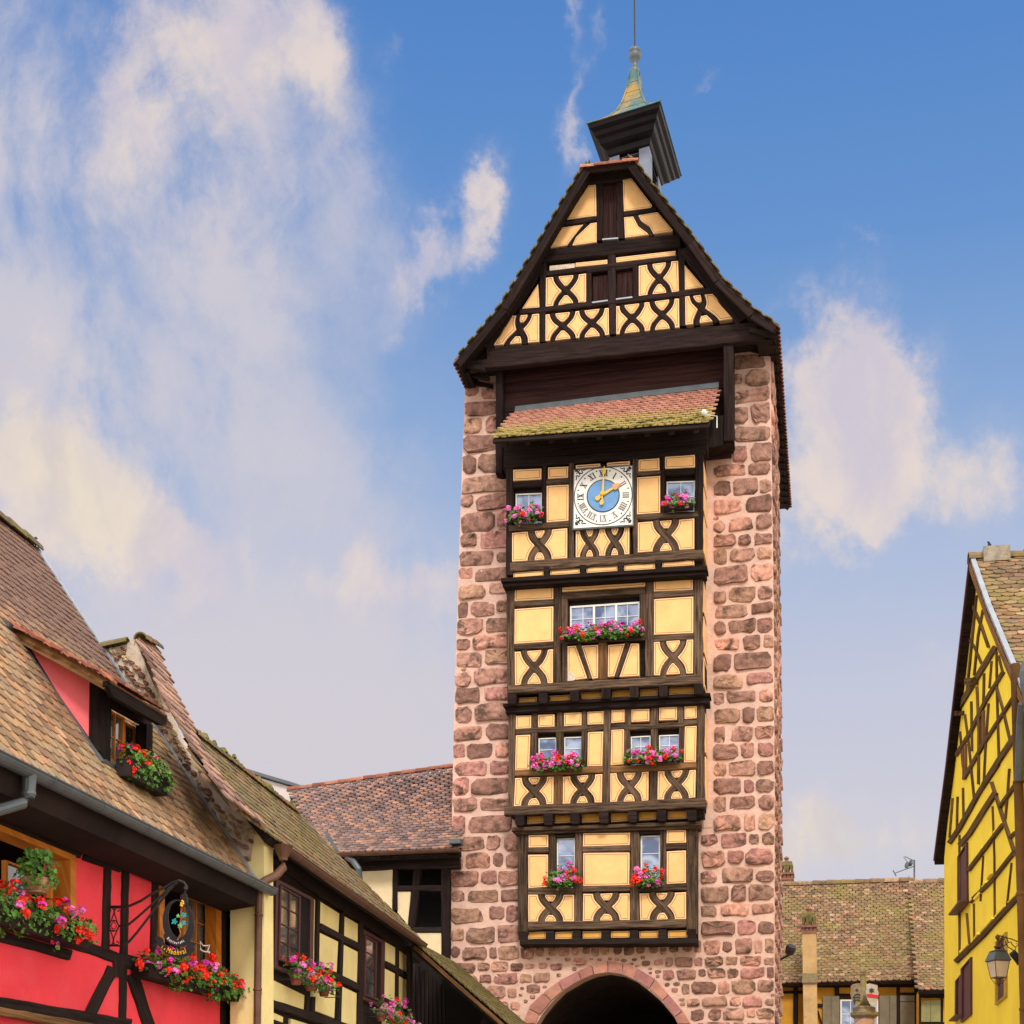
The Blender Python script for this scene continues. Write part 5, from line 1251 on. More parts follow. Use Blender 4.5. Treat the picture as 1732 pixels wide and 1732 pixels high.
letters('Médiéval', [(875, 1010), (930, 1035), (1000, 1050), (1070, 1045), (1135, 1025)], 74, 'gold', .024, True)
def vleaf(cx_, cy_, s, mat, rot):
    P = []
    for k in range(20):
        t = 2*math.pi*k/20; r = s*(.72+.22*math.cos(5*t)+.10*math.cos(3*t+1)); P.append((cx_+r*math.sin(t+rot), cy_-r*math.cos(t+rot)))
    prism('vine_leaf', FS(P), SP, .004, .008, mat, sign)
vleaf(975, 640, 44, 'vine_teal', .3); vleaf(1090, 560, 40, 'vine_teal', -.4); vleaf(1088, 655, 36, 'vine_teal', .9); vleaf(1020, 572, 27, 'vine_green', .1); vleaf(1045, 690, 38, 'vine_green', 2.6)
b = Buf(); b.tube([SP(FS(*p)) for p in ((1075, 460), (1055, 520), (1060, 600), (1030, 700), (1050, 790), (1010, 870))], .008, 5); b.tube([SP(FS(*p)) for p in ((1060, 600), (1020, 580))], .005, 4); b.build('vine_stem', 'wood_brown', sign)
for x, y in ((1078, 392), (1065, 420), (1090, 425), (1075, 450), (1062, 445), (1088, 402)):
    b = Buf(); b.lathe(SP(FS(x, y))+SP.n*.014, [(.0, -.012), (.012, -.004), (.012, .008), (0, .014)], 8, axis=SP.n); b.build('grape', 'gold', sign)

# ================================================================== yellow house next to it (left row)
yl_dir = V((-math.sin(math.radians(3.5)), math.cos(math.radians(3.5)), 0)); yl_n = V((yl_dir.y, -yl_dir.x, 0))
YLP = Pl((-7.64, -13.6, 0), yl_n)
yel = thing('cream_house', (-8.6, -9, 0), 'pale yellow half-timbered house with mossy striped roof and brown gutter', 'house')
PGB = PY(YG)
gpoly = [(150, 1105), (188, 1096), (214, 1090), (226, 1079), (236, 1100), (252, 1140), (291, 1232), (340, 1310), (386, 1362), (430, 1392), (443, 1408), (446, 1440), (446, 1850), (392, 1850), (392, 1500), (350, 1440), (240, 1260)]
prism('party_wall', gpoly, PGB, 0, .3, 'lime_mortar', yel)
prism('plaster_pier', [(390, 1478), (424, 1455), (431, 1412), (447, 1412), (448, 1850), (390, 1850)], PGB, .012, .36, 'cream_yellow', yel)
pin = inpoly([(178, 1104), (212, 1096), (232, 1122), (262, 1182), (294, 1238), (328, 1298), (358, 1342), (392, 1380), (428, 1402), (424, 1455), (395, 1470), (330, 1370), (262, 1262), (205, 1162)])
placed = []
for k in range(7000):
    x, y = random.uniform(176, 432), random.uniform(1098, 1472); a_ = random.uniform(3.6, 8.5); b_ = a_*random.uniform(.6, .95)
    if not pin((x, y)) or any(((x-p[0])/(a_+p[2]))**2+((y-p[1])/(b_+p[3]))**2 < .93 for p in placed): continue
    placed.append((x, y, a_, b_)); stone(blobpoly(x-a_, y-b_, x+a_, y+b_, .35, 2.8, 9, .12), PGB, yel, .05, 'rubble')
ridge(yel, PGB(166, 1100)+V((0, -.03, .02)), PGB(216, 1088)+V((0, -.03, .02)), .09, .3, 'tile_moss', 'coping_tile')
# its roof planes
YE_ = YLP.off(.34)
e1, e2 = YE_(485, 1434), YE_(712, 1596)
pk = PGB(228, 1079)
an = (e2-e1).cross(pk-e1).normalized(); an = an if an.z > 0 else -an
RB = Pl(e1, an)
ed = yl_dir.copy(); ed.z = (e2.z-e1.z)/((e2-e1).length); ed.normalize()
us = an.cross(ed); us = us if us.z > 0 else -us
def rb(px, py, o=0): return RB(px, py)+an*o
# lower mossy roof
b1, b2 = e1-ed*1.0, e2
t2 = rb(500, 1376); 
vl = max(4.2, (t2-e1).dot(us))
mb = inpoly([(318, 1232), (502, 1372), (560, 1436), (716, 1594), (712, 1604), (480, 1440), (430, 1400), (330, 1300)])
mroof = prism3('roof', [rb(322, 1240), rb(500, 1376), rb(560, 1438), e2, e1-ed*.75], an, -.02, .10, 'wood_black', yel)
tiles(mroof, e1-ed*3, e2+ed*1.0, e2+ed*1.0+us*6, e1-ed*3+us*6, .17, .135, 'tile_moss', 300, inside=mb, lift=.0)
ridge(mroof, rb(326, 1240), rb(500, 1374), .09, .36, 'tile_moss')
b = Buf()
for k in range(46):
    t = random.random(); p = rb(326+174*t, 1240+134*t)+V((random.uniform(-.05, .05), 0, random.uniform(.02, .1))); r = random.uniform(.03, .08)
    b.loft([[p+V((math.cos(a)*r, math.sin(a)*r*1.5, -.03)) for a in [j*1.047 for j in range(6)]], [p+V((math.cos(a)*r*.5, math.sin(a)*r*.7, r*.5)) for a in [j*1.047 for j in range(6)]]])
b.build('moss', 'moss', mroof, kind='stuff')
# higher strip of roof behind the party wall, large scalloped tiles
hl = [(236, 1084), (256, 1126), (276, 1178), (306, 1228), (340, 1290), (368, 1331), (396, 1367), (443, 1400)]
hr = [(259, 1092), (287, 1158), (315, 1219), (343, 1272), (362, 1302), (396, 1352), (446, 1402)]
hs = inpoly(hl+hr[::-1])
sroof = prism3('upper_roof', [rb(*p) for p in hl+hr[::-1]], an, .035, .06, 'tile_pink', yel)
hs2 = inpoly([(x-1, y+1) for x, y in hl]+[(x+1, y-3) for x, y in hr[::-1]])
tiles(sroof, e1-ed*3+an*.04, e1+ed*2+an*.04, e1+ed*2+us*6+an*.04, e1-ed*3+us*6+an*.04, .23, .17, 'tile_pink', 300, inside=hs2, lift=.02)
ridge(sroof, rb(230, 1083, .08), rb(260, 1100, .08), .09, .4, 'tile_moss')
# facade
prism('wall', FW([(200, 640), (1100, 1250), (1100, 2100), (200, 2100)]), YLP, -.05, 2.6, 'wood_black', yel)
wd = 'wood_black'
beams([(240, 640, 212, 1590, 60, wd), (300, 730, 1180, 1330, 96, wd), (548, 990, 540, 1420, 20, wd), (695, 1070, 668, 1900, 20, wd), (806, 1120, 795, 1900, 24, wd), (1024, 1270, 1020, 1700, 14, wd), (1100, 1300, 1096, 1900, 20, wd),
       (560, 1150, 800, 1275, 36, wd), (540, 1390, 795, 1515, 40, wd), (950, 1370, 1092, 1452, 30, wd), (948, 1590, 1092, 1665, 32, wd), (205, 1588, 680, 1742, 50, wd), (680, 1742, 1100, 1880, 50, wd), (488, 1560, 480, 1690, 24, wd), (520, 1570, 515, 1700, 24, wd), (235, 1610, 225, 1700, 20, wd), (205, 1690, 500, 1790, 22, wd)], FW, YLP, yel, .03, wd)
cm = ('cream_yellow',)*3
for q in ([(528, 985), (552, 997), (543, 1395), (508, 1385)], [(570, 1000), (684, 1072), (680, 1192), (565, 1142)], [(704, 1082), (797, 1135), (795, 1257), (698, 1212)], [(562, 1185), (678, 1240), (670, 1428), (549, 1386)], [(696, 1250), (795, 1302), (790, 1496), (687, 1447)],
          [(532, 1412), (664, 1478), (655, 1700), (528, 1650)], [(683, 1500), (788, 1548), (783, 1800), (676, 1760)], [(956, 1240), (1018, 1276), (1018, 1385), (952, 1353)], [(1031, 1287), (1091, 1312), (1089, 1432), (1029, 1400)], [(954, 1400), (1017, 1430), (1014, 1606), (948, 1570)], [(1030, 1440), (1091, 1470), (1088, 1636), (1026, 1605)],
          [(955, 1620), (1090, 1690), (1088, 1830), (950, 1780)], [(262, 1455), (478, 1560), (474, 1658), (250, 1578)], [(245, 1640), (352, 1690), (348, 1730), (240, 1700)], [(400, 1700), (560, 1752), (555, 1900), (395, 1900)], [(230, 1730), (380, 1780), (375, 1900), (225, 1900)]):
    pnl(FW(q), YLP, yel, mats=cm, off=.0, th=.08)
def wood_window(q, cas, label):
    f = window(FW(q), YLP, yel, off=.02, nx=1, ny=1, fw=6, fm='paint_maroon', pm='dark_room', name='window_frame', thick=.1)
    for c in cas: window(FW(c), YLP, f, off=.045, nx=2 if c[1][0]-c[0][0] > 90 else 1, ny=4, fw=2.4, bar=1.4, fm='paint_maroon', pm='pane_grey', name='casement')
wood_window([(300, 865), (526, 985), (518, 1480), (288, 1400)], [[(315, 905), (437, 975), (430, 1400), (305, 1350)]], '')
wood_window([(812, 1165), (950, 1238), (944, 1640), (806, 1580)], [[(822, 1200), (895, 1245), (888, 1590), (818, 1560)]], '')
gutter(e1-ed*.35+an*-.03+V((.06, 0, -.02)), e2+V((.06, 0, -.02)), .075, 'copper_brown', yel, joints=1.4)
b = Buf(); h0 = YE_(FW(325, 672))+V((.06, 0, .0))
b.lathe(h0+V((0, 0, -.2)), [(.055, 0), (.06, .03), (.12, .16), (.14, .2), (.12, .2)], 14)
b.tube([h0+V((0, 0, -.16)), h0+V((0, 0, -.30)), h0+V((-.05, -.12, -.42)), h0+V((-.10, -.42, -.55)), h0+V((-.12, -.55, -.62))], .058, 12)
b.build('rainwater_head', 'copper_brown', yel)
dp = Pl((-7.50, 0, 0), (1, 0, 0)); pz = PY(YG-.08)
b = Buf(); x_ = pz(437.5, 1540); b.tube([V((x_.x, x_.y, 5.3)), V((x_.x, x_.y, 0))], .05, 12)
for z in (4.9, 3.9, 2.9): b.lathe(V((x_.x, x_.y, z)), [(.052, 0), (.06, .01), (.06, .03), (.052, .04)], 12)
b.build('downpipe', 'copper_brown', yel)
rbox(FW, 335, 1480, 590, 1585, YLP.off(.05), 'pink and red geraniums in terracotta pots at the first cream house window', out=yl_n, nl=420, nb=46, fup=.30, fdn=.16, fr=.2, mix=(.38, .42, .2), w=.22, h=.15, pots=3, brackets=True, ends=.04)
rbox(FW, 850, 1690, 1080, 1800, YLP.off(.05), 'magenta geraniums in terracotta pots at the second cream house window', out=yl_n, nl=330, nb=46, fup=.34, fdn=.16, fr=.2, mix=(.22, .3, .48), w=.22, h=.15, pots=3, brackets=True, ends=.04)

# ---------------- lean-to roof beside the gate
lean = thing('lean_to_roof', (-8.0, -2, 0), 'mossy lean-to roof sloping down from the cream house to the gate', 'lean-to')
LP = PY(-3.6)
a0, a1 = LP(700, 1594), LP(905, 1772); bk = V((0, 3.5, 0)); ln = (a1-a0).cross(bk).normalized(); ln = ln if ln.z > 0 else -ln
prism3('roof', [a0, a1, a1+bk, a0+bk], ln, 0, .16, 'wood_black', lean)
tiles(lean, a1+bk*0+ln*.0, a1+bk, a0+bk, a0, .17, .13, 'tile_moss_thick', 300, lift=.02)
for k in range(24):
    p = a1.lerp(a0, k/24)+ln*.03; b = Buf(); b.box(p, (a0-a1).normalized()*.085+ln*.01, V((0, .10, 0)), ln*.014); b.build('verge_tile', 'tile_moss_thick', lean)
strip('bargeboard', [(700, 1601), (905, 1783)], 7, PY(-3.66), 0, .05, 'wood_brown', lean)
prism('side_wall', [(694, 1600), (706, 1606), (880, 1760), (880, 1860), (694, 1860)], PY(-.5), 0, .1, 'shade_timber', lean)  # near-black screen added; shade under the lean-to is put into its colour
for k in range(9):
    x = 694+k*7.2; strip('baluster', [(x, 1622+(x-694)*.86), (x, 1800)], 3, PY(-.9), 0, .05, 'wood_black', lean)
strip('post', [(690, 1600), (690, 1800)], 6, PY(-3.5), 0, .2, 'wood_black', lean)
strip('brace', [(816, 1732), (826, 1716)], 9, PY(-3.4), 0, .3, 'wood_black', lean)

# ---------------- brown tiled house against the tower (behind)
bh = thing('brown_roof_house', (-9.5, 1.5, 0), 'old house with brown scalloped tile roof built against the left side of the tower', 'house')
PE, PR, PWl = PY(-.80), PY(2.7), PY(-.35)
el_, er_ = PE(545, 1446), PE(779, 1436); rl_, rr_ = PR(488, 1338), PR(771, 1297)
el_.z = er_.z = (el_.z+er_.z)/2
hn = (er_-el_).cross(rl_-el_).normalized()
broof = prism3('roof', [el_, er_, rr_, rl_], hn, -.13, .06, 'wood_black', bh)
tiles(broof, el_, er_, rr_, rl_, .165, .135, 'tile_brown', 300, lift=.02)
ridge(broof, rl_+V((0, 0, .03)), rr_+V((0, 0, .03)), .09, .33, 'tile_red')
gutter(el_+V((0, -.07, -.01)), er_+V((.0, -.07, -.01)), .07, 'copper_brown', bh, joints=3)
b = Buf(); q = PE(FW(725, 735)); b.tube([q, q+V((.15, 0, -.10)), q+V((.28, 0, -.28)), q+V((.28, .1, -.6))], .07, 10); b.build('downpipe', 'zinc_dark', bh)
b = Buf(); q = PE(FW(1380, 650)); b.box(q, V((.12, 0, 0)), V((0, .15, 0)), V((0, 0, .05))); b.build('flashing', 'zinc_dark', bh)
strip('flashing', FW([(600, 585), (640, 650), (680, 715)]), 5, PE, .02, .05, 'zinc_dark', bh)
beams([(640, 795, 1400, 770, 66, 'wood_black'), (1016, 790, 1016, 1055, 30, 'wood_dark'), (1150, 800, 1112, 1155, 44, 'wood_dark'), (1316, 800, 1314, 1350, 50, 'wood_dark'), (1030, 925, 1292, 925, 34, 'wood_dark'), (1120, 1172, 1292, 1172, 30, 'wood_black')], FW, PWl, bh, .03)
for q in ([(640, 640), (1001, 814), (1001, 1060), (800, 1060), (640, 900)], [(1030, 944), (1108, 944), (1090, 1140), (1030, 1070)], [(1130, 1190), (1290, 1190), (1290, 1345), (1130, 1345)]):
    prism('plaster', FW(q), PWl, 0, .12, 'cream_pale', bh)
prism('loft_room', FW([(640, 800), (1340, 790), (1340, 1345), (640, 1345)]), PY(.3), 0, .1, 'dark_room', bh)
# far gable with grey barge board
fg = thing('far_gable', PY(5)(470, 1340), 'small pale gable end with grey verge board behind the mossy roof', 'gable')
PF = PY(4.6)
prism('wall', [(400, 1296), (428, 1312), (515, 1338), (470, 1372), (400, 1372)], PF, 0, .4, 'white_wall', fg)
strip('verge_board', [(418, 1304), (524, 1336)], 6, PF, .12, .5, 'zinc_dark', fg)

# ================================================================== house in the background, right
bg_ = thing('background_house', (2.2, 16, 0), 'ochre half-timbered house with speckled mossy tile roof seen behind the tower', 'house')
BW, BE_, BR_ = PY(14.4), PY(14), PY(18)
e0, e1b = BE_(1280, 1663), BE_(1552, 1660); r0, r1 = BR_(1280, 1496), BR_(1546, 1493)
e0.z = e1b.z = BE_(1420, 1662).z; r0.z = r1.z = BR_(1420, 1494).z
bn = (e1b-e0).cross(r0-e0).normalized()
br_ = prism3('roof', [e0, e1b, r1, r0], bn, 0, .1, 'wood_black', bg_)
tiles(br_, e0, e1b, r1, r0, .17, .14, 'tile_mix', 300, lift=.02, jit=1.6)
ridge(br_, r0, r1, .14, .45, 'tile_mix')
BW2, BE2 = PY(12.9), PY(12.5)
s0, s1 = BE2(1553, 1677), BE2(1660, 1677); s2, s3 = BR_(1538, 1493), BR_(1640, 1493); s0.z = s1.z; s2.z = s3.z
ax_ = prism3('annex_roof', [s0, s1, s3, s2], (s1-s0).cross(s2-s0).normalized(), .05, .1, 'wood_black', bg_)
tiles(ax_, s0, s1, s3, s2, .17, .14, 'tile_mix', 300, lift=.07, jit=1.6)
ridge(ax_, s2+V((0, 0, .05)), s3+V((0, 0, .05)), .14, .45, 'tile_mix')
FK = FBK
prism('wall', FK([(-120, 1340), (1470, 1340), (1470, 2500), (-120, 2500)]), BW, -.05, 3.4, 'ochre_wall', bg_)
prism('annex_wall', FK([(1465, 1400), (1900, 1400), (1900, 2500), (1465, 2500)]), BW2, -.05, 4.6, 'ochre_wall', bg_)
beams([(0, 1350, 1460, 1350, 46, 'wood_black'), (265, 1340, 265, 2400, 46, 'wood_black'), (668, 1340, 668, 1460, 46, 'wood_black'), (1265, 1340, 1265, 2400, 34, 'wood_black'), (110, 1420, 330, 1420, 26, 'wood_black'), (470, 1550, 530, 1550, 34, 'wood_black'), (1275, 1440, 1440, 1440, 30, 'wood_black'), (1440, 1340, 1440, 2400, 36, 'wood_black'), (690, 1460, 1080, 1460, 50, 'wood_black')], FK, BW, bg_, .02, 'wood_black', 'beam', .1)
beams([(1470, 1440, 1800, 1440, 70, 'wood_black'), (1478, 1440, 1478, 2400, 16, 'wood_black'), (1692, 1440, 1692, 2400, 24, 'wood_black'), (1490, 1725, 1740, 1725, 20, 'wood_black')], FK, BW2, bg_, .02, 'wood_black', 'beam', .1)
for q, m_ in (([(530, 1460), (608, 1460), (608, 1900), (530, 1900)], 'shutter_grey'), ([(612, 1460), (690, 1460), (690, 1900), (612, 1900)], 'shutter_grey'), ([(1082, 1455), (1180, 1455), (1180, 1900), (1082, 1900)], 'shutter_grey'), ([(1184, 1455), (1248, 1455), (1248, 1900), (1184, 1900)], 'shutter_grey'), ([(1285, 1520), (1425, 1520), (1425, 1900), (1285, 1900)], 'shutter_grey'), ([(1285, 1455), (1425, 1455), (1425, 1512), (1285, 1512)], 'shutter_grey')):
    prism('shutter', FK(q), BW, .06, .05, m_, bg_)
for q in ([(1490, 1510), (1580, 1505), (1580, 1712), (1490, 1712)], [(1584, 1505), (1678, 1500), (1678, 1712), (1584, 1712)]): prism('shutter', FK(q), BW2, .06, .05, 'shutter_green', bg_)
window(FK([(700, 1495), (1070, 1495), (1070, 1900), (700, 1900)]), BW, bg_, off=.04, nx=2, ny=3, fw=2.6, bar=1.2, sashes=2)
beams([(480, 1600, 520, 1732, 14, 'wood_black')], FK, BW, bg_, .03)
# chimney breast running up the front, and the two pots
def chimney_cap(c, wx, wy, parent, z0):
    b = Buf(); b.box(V((c.x, c.y, z0+0.037)), V((wx*1.08, 0, 0)), V((0, wy*1.08, 0)), V((0, 0, .037))); b.build('brick_course', 'brick', parent)
    for sx in (-1, -.33, .33, 1):
        for sy in (-1, 1): b = Buf(); b.box(V((c.x+sx*wx*.85, c.y+sy*wy*.85, z0+0.136)), V((.045, 0, 0)), V((0, .05, 0)), V((0, 0, .062))); b.build('pier', 'brick', parent)
    b = Buf(); b.box(V((c.x, c.y, z0+0.217)), V((wx*1.15, 0, 0)), V((0, wy*1.15, 0)), V((0, 0, .035))); b.build('slab', 'brick', parent)
    for sx in (-.5, .5):
        for s in (-1, 1):
            b = Buf(); p = V((c.x+sx*wx, c.y, z0+0.236)); b.loft([[p+V((s*wx*.54, -wy, 0)), p+V((s*wx*.54, wy, 0)), p+V((s*wx*.20, wy, 0)), p+V((s*wx*.20, -wy, 0))], [p+V((s*wx*.47, -wy, .26)), p+V((s*wx*.47, wy, .26)), p+V((s*wx*.01, wy, .25)), p+V((s*wx*.01, -wy, .25))]]); b.build('cap_tile', 'tile_moss_thick', parent)
    b = Buf(); b.loft([[V((c.x+sx*wx*1.0, c.y+sy*wy*.8, z0+0.496)) for sx, sy in ((-1, -1), (1, -1), (1, 1), (-1, 1))], [V((c.x+sx*wx*.85, c.y+sy*wy*.6, z0+0.632)) for sx, sy in ((-1, -1), (1, -1), (1, 1), (-1, 1))], [V((c.x+sx*wx*.2, c.y+sy*wy*.2, z0+0.670)) for sx, sy in ((-1, -1), (1, -1), (1, 1), (-1, 1))]]); b.build('cap', 'tile_moss_thick', parent)
    b = Buf(); b.lathe(V((c.x, c.y, z0+0.651)), [(.08, 0), (.05, .05), (.09, .12), (.03, .18)], 8); b.build('knob', 'brick', parent)
PCH = PY(13.55); ca, cb = PCH(FK(328, 850)), PCH(FK(463, 850)); cz = ca.z; cw = (cb.x-ca.x)/2; cx0 = (ca.x+cb.x)/2
ch = thing('chimney', (cx0, 14, 0), 'ochre plastered chimney stack rising in front of the mossy roof', 'chimney')
b = Buf(); b.box(V((cx0, 13.9, cz/2)), V((cw, 0, 0)), V((0, .35, 0)), V((0, 0, cz/2))); b.build('stack', 'chimney_plaster', ch)
b = Buf(); zc_ = PCH(FK(400, 1290)).z; b.loft([[V((cx0+sx*cw*k, 13.9+sy*.37*k, zc_+z)) for sx, sy in ((-1, -1), (1, -1), (1, 1), (-1, 1))] for k, z in ((1.14, -.12), (1.08, .02), (1.02, .16))]); b.build('collar', 'fountain_stone', ch)
chimney_cap(V((cx0, 13.9, 0)), cw, .34, ch, cz)
PC2 = PY(18.2); ca, cb = PC2(FK(112, 345)), PC2(FK(240, 345)); cw = (cb.x-ca.x)/2; cx0 = (ca.x+cb.x)/2
ch2 = thing('chimney', (cx0, 18.5, 10), 'brick chimney with mossy tiled cap on the ridge beside the tower', 'chimney')
b = Buf(); b.box(V((cx0, 18.5, ca.z-.4)), V((cw, 0, 0)), V((0, .35, 0)), V((0, 0, .5))); b.build('stack', 'brick', ch2)
chimney_cap(V((cx0, 18.5, 0)), cw, .34, ch2, ca.z+.05)
# aerial
PA = PY(18); b = Buf(); A3 = lambda x, y: PA(FK(x, y))
b.tube([A3(1423, 345), A3(1423, 130)], .03, 6); b.tube([A3(1423, 140), A3(1330, 95)], .014, 4); b.tube([A3(1390, 190), A3(1318, 100)], .012, 4); b.tube([A3(1425, 190), A3(1230, 260)], .014, 4); b.tube([A3(1215, 230), A3(1246, 288)], .02, 4); b.tube([A3(1370, 330), A3(1370, 285)], .014, 4)
for x, y in ((1365, 185), (1402, 165)): b.lathe(A3(x, y), [(.0, 0), (.09, .03), (.11, .07), (.02, .09)], 10, axis=V((-.8, -.5, .1)).normalized())
tag(b.build('aerial', 'zinc_dark'), 'thin television aerial standing on the far right ridge', 'aerial')

# ================================================================== fountain column with two shields
FPp = PY(-8); fc = FPp(FK(937, 1640))
fou = thing('fountain_column', (fc.x, -7.8, 0), 'weathered stone fountain column topped by a figure holding two painted shields', 'fountain')
cc_ = V((fc.x, -7.8, 0)); u_ = (FPp(FK(1037, 1640))-FPp(FK(937, 1640))).x/100       # metres per crop unit
zf_ = lambda y: FPp(FK(937, y)).z
b = Buf(); b.lathe(cc_, [(100*u_, 0), (100*u_, zf_(1672)), (96*u_, zf_(1665))], 24); b.build('shaft', 'pink_sandstone', fou, smooth=True)
b = Buf(); b.loft([[cc_+V((math.cos(math.pi/8+k*math.pi/4)*r*u_, math.sin(math.pi/8+k*math.pi/4)*r*u_, z)) for k in range(8)] for r, z in ((100, zf_(1668)), (124, zf_(1655)), (148, zf_(1640)), (150, zf_(1612)), (128, zf_(1606)), (118, zf_(1580)), (122, zf_(1565)), (95, zf_(1555)), (70, zf_(1545)))]); b.build('capital', 'fountain_stone', fou)
b = Buf(); b.loft([[cc_+V((math.cos(k*math.pi/6)*rx*u_+dx*u_, math.sin(k*math.pi/6)*rx*.8*u_, z)) for k in range(12)] for rx, z, dx in ((60, zf_(1550), 0), (66, zf_(1500), 0), (60, zf_(1430), 0), (48, zf_(1370), 0), (34, zf_(1330), 0), (27, zf_(1290), -4), (26, zf_(1240), -6), (33, zf_(1215), -6), (30, zf_(1190), -6), (22, zf_(1172), -6), (6, zf_(1155), -6))])
b.build('figure', 'fountain_stone', fou, smooth=True)
b = Buf(); b.lathe(V((cc_.x-6*u_, cc_.y-22*u_, zf_(1205))), [(12*u_, 0), (20*u_, 4*u_), (12*u_, 10*u_)], 8, axis=V((0, -1, 0))); b.box(V((cc_.x-6*u_, cc_.y-24*u_, zf_(1232))), V((22*u_, 0, 0)), V((0, 6*u_, 0)), V((0, 0, 5*u_))); b.build('face', 'fountain_stone', fou)
for sg in (-1, 1):
    b = Buf(); b.tube([V((cc_.x+sg*30*u_, cc_.y, zf_(1360))), V((cc_.x+sg*62*u_, cc_.y-20*u_, zf_(1375))), V((cc_.x+sg*78*u_, cc_.y-26*u_, zf_(1420)))], 14*u_, 8); b.build('arm', 'fountain_stone', fou, smooth=True)
Ps = PY(-8.10)
for pts, m_, kk in (([(800, 1365), (820, 1345), (858, 1335), (905, 1335), (918, 1350), (912, 1385), (922, 1430), (915, 1490), (890, 1540), (850, 1570), (838, 1545), (812, 1500), (797, 1430), (806, 1395)], 'fountain_stone', 0), ([(952, 1345), (985, 1335), (1030, 1345), (1065, 1355), (1062, 1390), (1075, 1430), (1072, 1490), (1050, 1545), (1025, 1562), (985, 1530), (960, 1480), (950, 1420), (958, 1385)], 'white_shield', 1)):
    s_ = prism('shield', FK(pts), Ps, 0, .05, m_, fou)
    if kk == 0:
        for j in range(3):
            strip('wave', FK([(825+j*5, 1480+j*32), (845, 1448+j*28), (870, 1440+j*28), (895, 1450+j*28)]), 2.2, Ps, .012, .012, 'ink', s_, .02)
        st = (862, 1400, 17)
    else:
        prism('red_band', FK([(959, 1435), (1074, 1450), (1073, 1482), (962, 1465)]), Ps, .012, .012, 'band_red', s_); st = (1006, 1405, 30)
    P = [(st[0]+math.sin(k*math.pi/6)*st[2]*(1 if k % 2 == 0 else .5), st[1]-math.cos(k*math.pi/6)*st[2]*(1 if k % 2 == 0 else .5)) for k in range(12)]
    prism('star', FK(P), Ps, .014, .012, 'ink', s_)

# ================================================================== bright yellow gabled house (right)
yd = V((-math.sin(math.radians(3.5)), math.cos(math.radians(3.5)), 0)); yn = V((-yd.y, yd.x, 0))
Pc = PY(-4.0)(1598, 1700); YR = Pl((Pc.x, -4.0, 0), yn)
sun_h = thing('yellow_gable_house', YR(1660, 1700)*1.0*V((1, 1, 0)).to_3d().length**0 if False else V((Pc.x+1, -8, 0)), 'tall bright yellow gabled house with brown timbers and maroon windows', 'house')
prism('wall', [(1641, 960), (1668, 1015), (1700, 1098), (1732, 1168), (1775, 1262), (1800, 1330), (1800, 1950), (1598, 1950), (1597, 1452), (1612, 1290), (1624, 1130)], YR, 0, 6.6, 'sun_yellow', sun_h)
wb_ = 'timber_olive'
def ybeams(L, fr, off=.03, mat=wb_):
    for x in L: strip('beam', fr([(x[i], x[i+1]) for i in range(0, len(x)-1, 2)]), x[-1]*.82/fr.k, YR, off+random.uniform(0, .012), .1, mat, sun_h)
ybeams([(345, 1222, 455, 1040, 600, 800, 40), (322, 1560, 430, 1390, 530, 1180, 655, 975, 26), (380, 1720, 520, 1475, 655, 1265, 730, 1150, 26), (520, 1760, 640, 1570, 790, 1345, 40)], FY1)
ybeams([(468, 440, 400, 1110, 12), (512, 540, 478, 720, 450, 1000, 12), (430, 490, 500, 650, 552, 805, 16), (405, 730, 455, 810, 502, 920, 16), (606, 830, 608, 1080, 622, 1570, 13), (604, 1075, 650, 1230, 700, 1450, 15), (572, 900, 556, 1090, 10), (520, 985, 516, 1190, 10), (472, 1080, 484, 1400, 482, 1760, 10), (430, 1180, 436, 1530, 10), (385, 1270, 412, 1480, 440, 1760, 12), (352, 1390, 372, 1640, 9), (550, 1195, 530, 1480, 516, 1760, 12), (650, 980, 620, 860, 10)], FY1, .022)
ybeams([(190, 505, 260, 400, 400, 150, 520, -30, 34), (262, 520, 330, 440, 420, 290, 505, 160, 38), (320, 690, 420, 560, 560, 375, 26), (535, 260, 640, 110, 24), (600, 470, 640, 430, 24), (330, 905, 480, 760, 640, 555, 28), (235, 1310, 420, 1130, 640, 890, 760, 760, 36)], FY2)
ybeams([(475, 90, 560, 350, 640, 590, 20), (482, 255, 494, 600, 496, 1010, 9), (598, 0, 585, 180, 570, 340, 9), (338, 0, 358, 200, 9), (282, 130, 286, 340, 8), (245, 190, 240, 410, 9), (212, 200, 190, 470, 9), (355, 915, 357, 1180, 7), (308, 980, 326, 1190, 8), (257, 450, 258, 1290, 9), (420, 590, 400, 900, 5), (612, 640, 580, 930, 5)], FY2, .022)
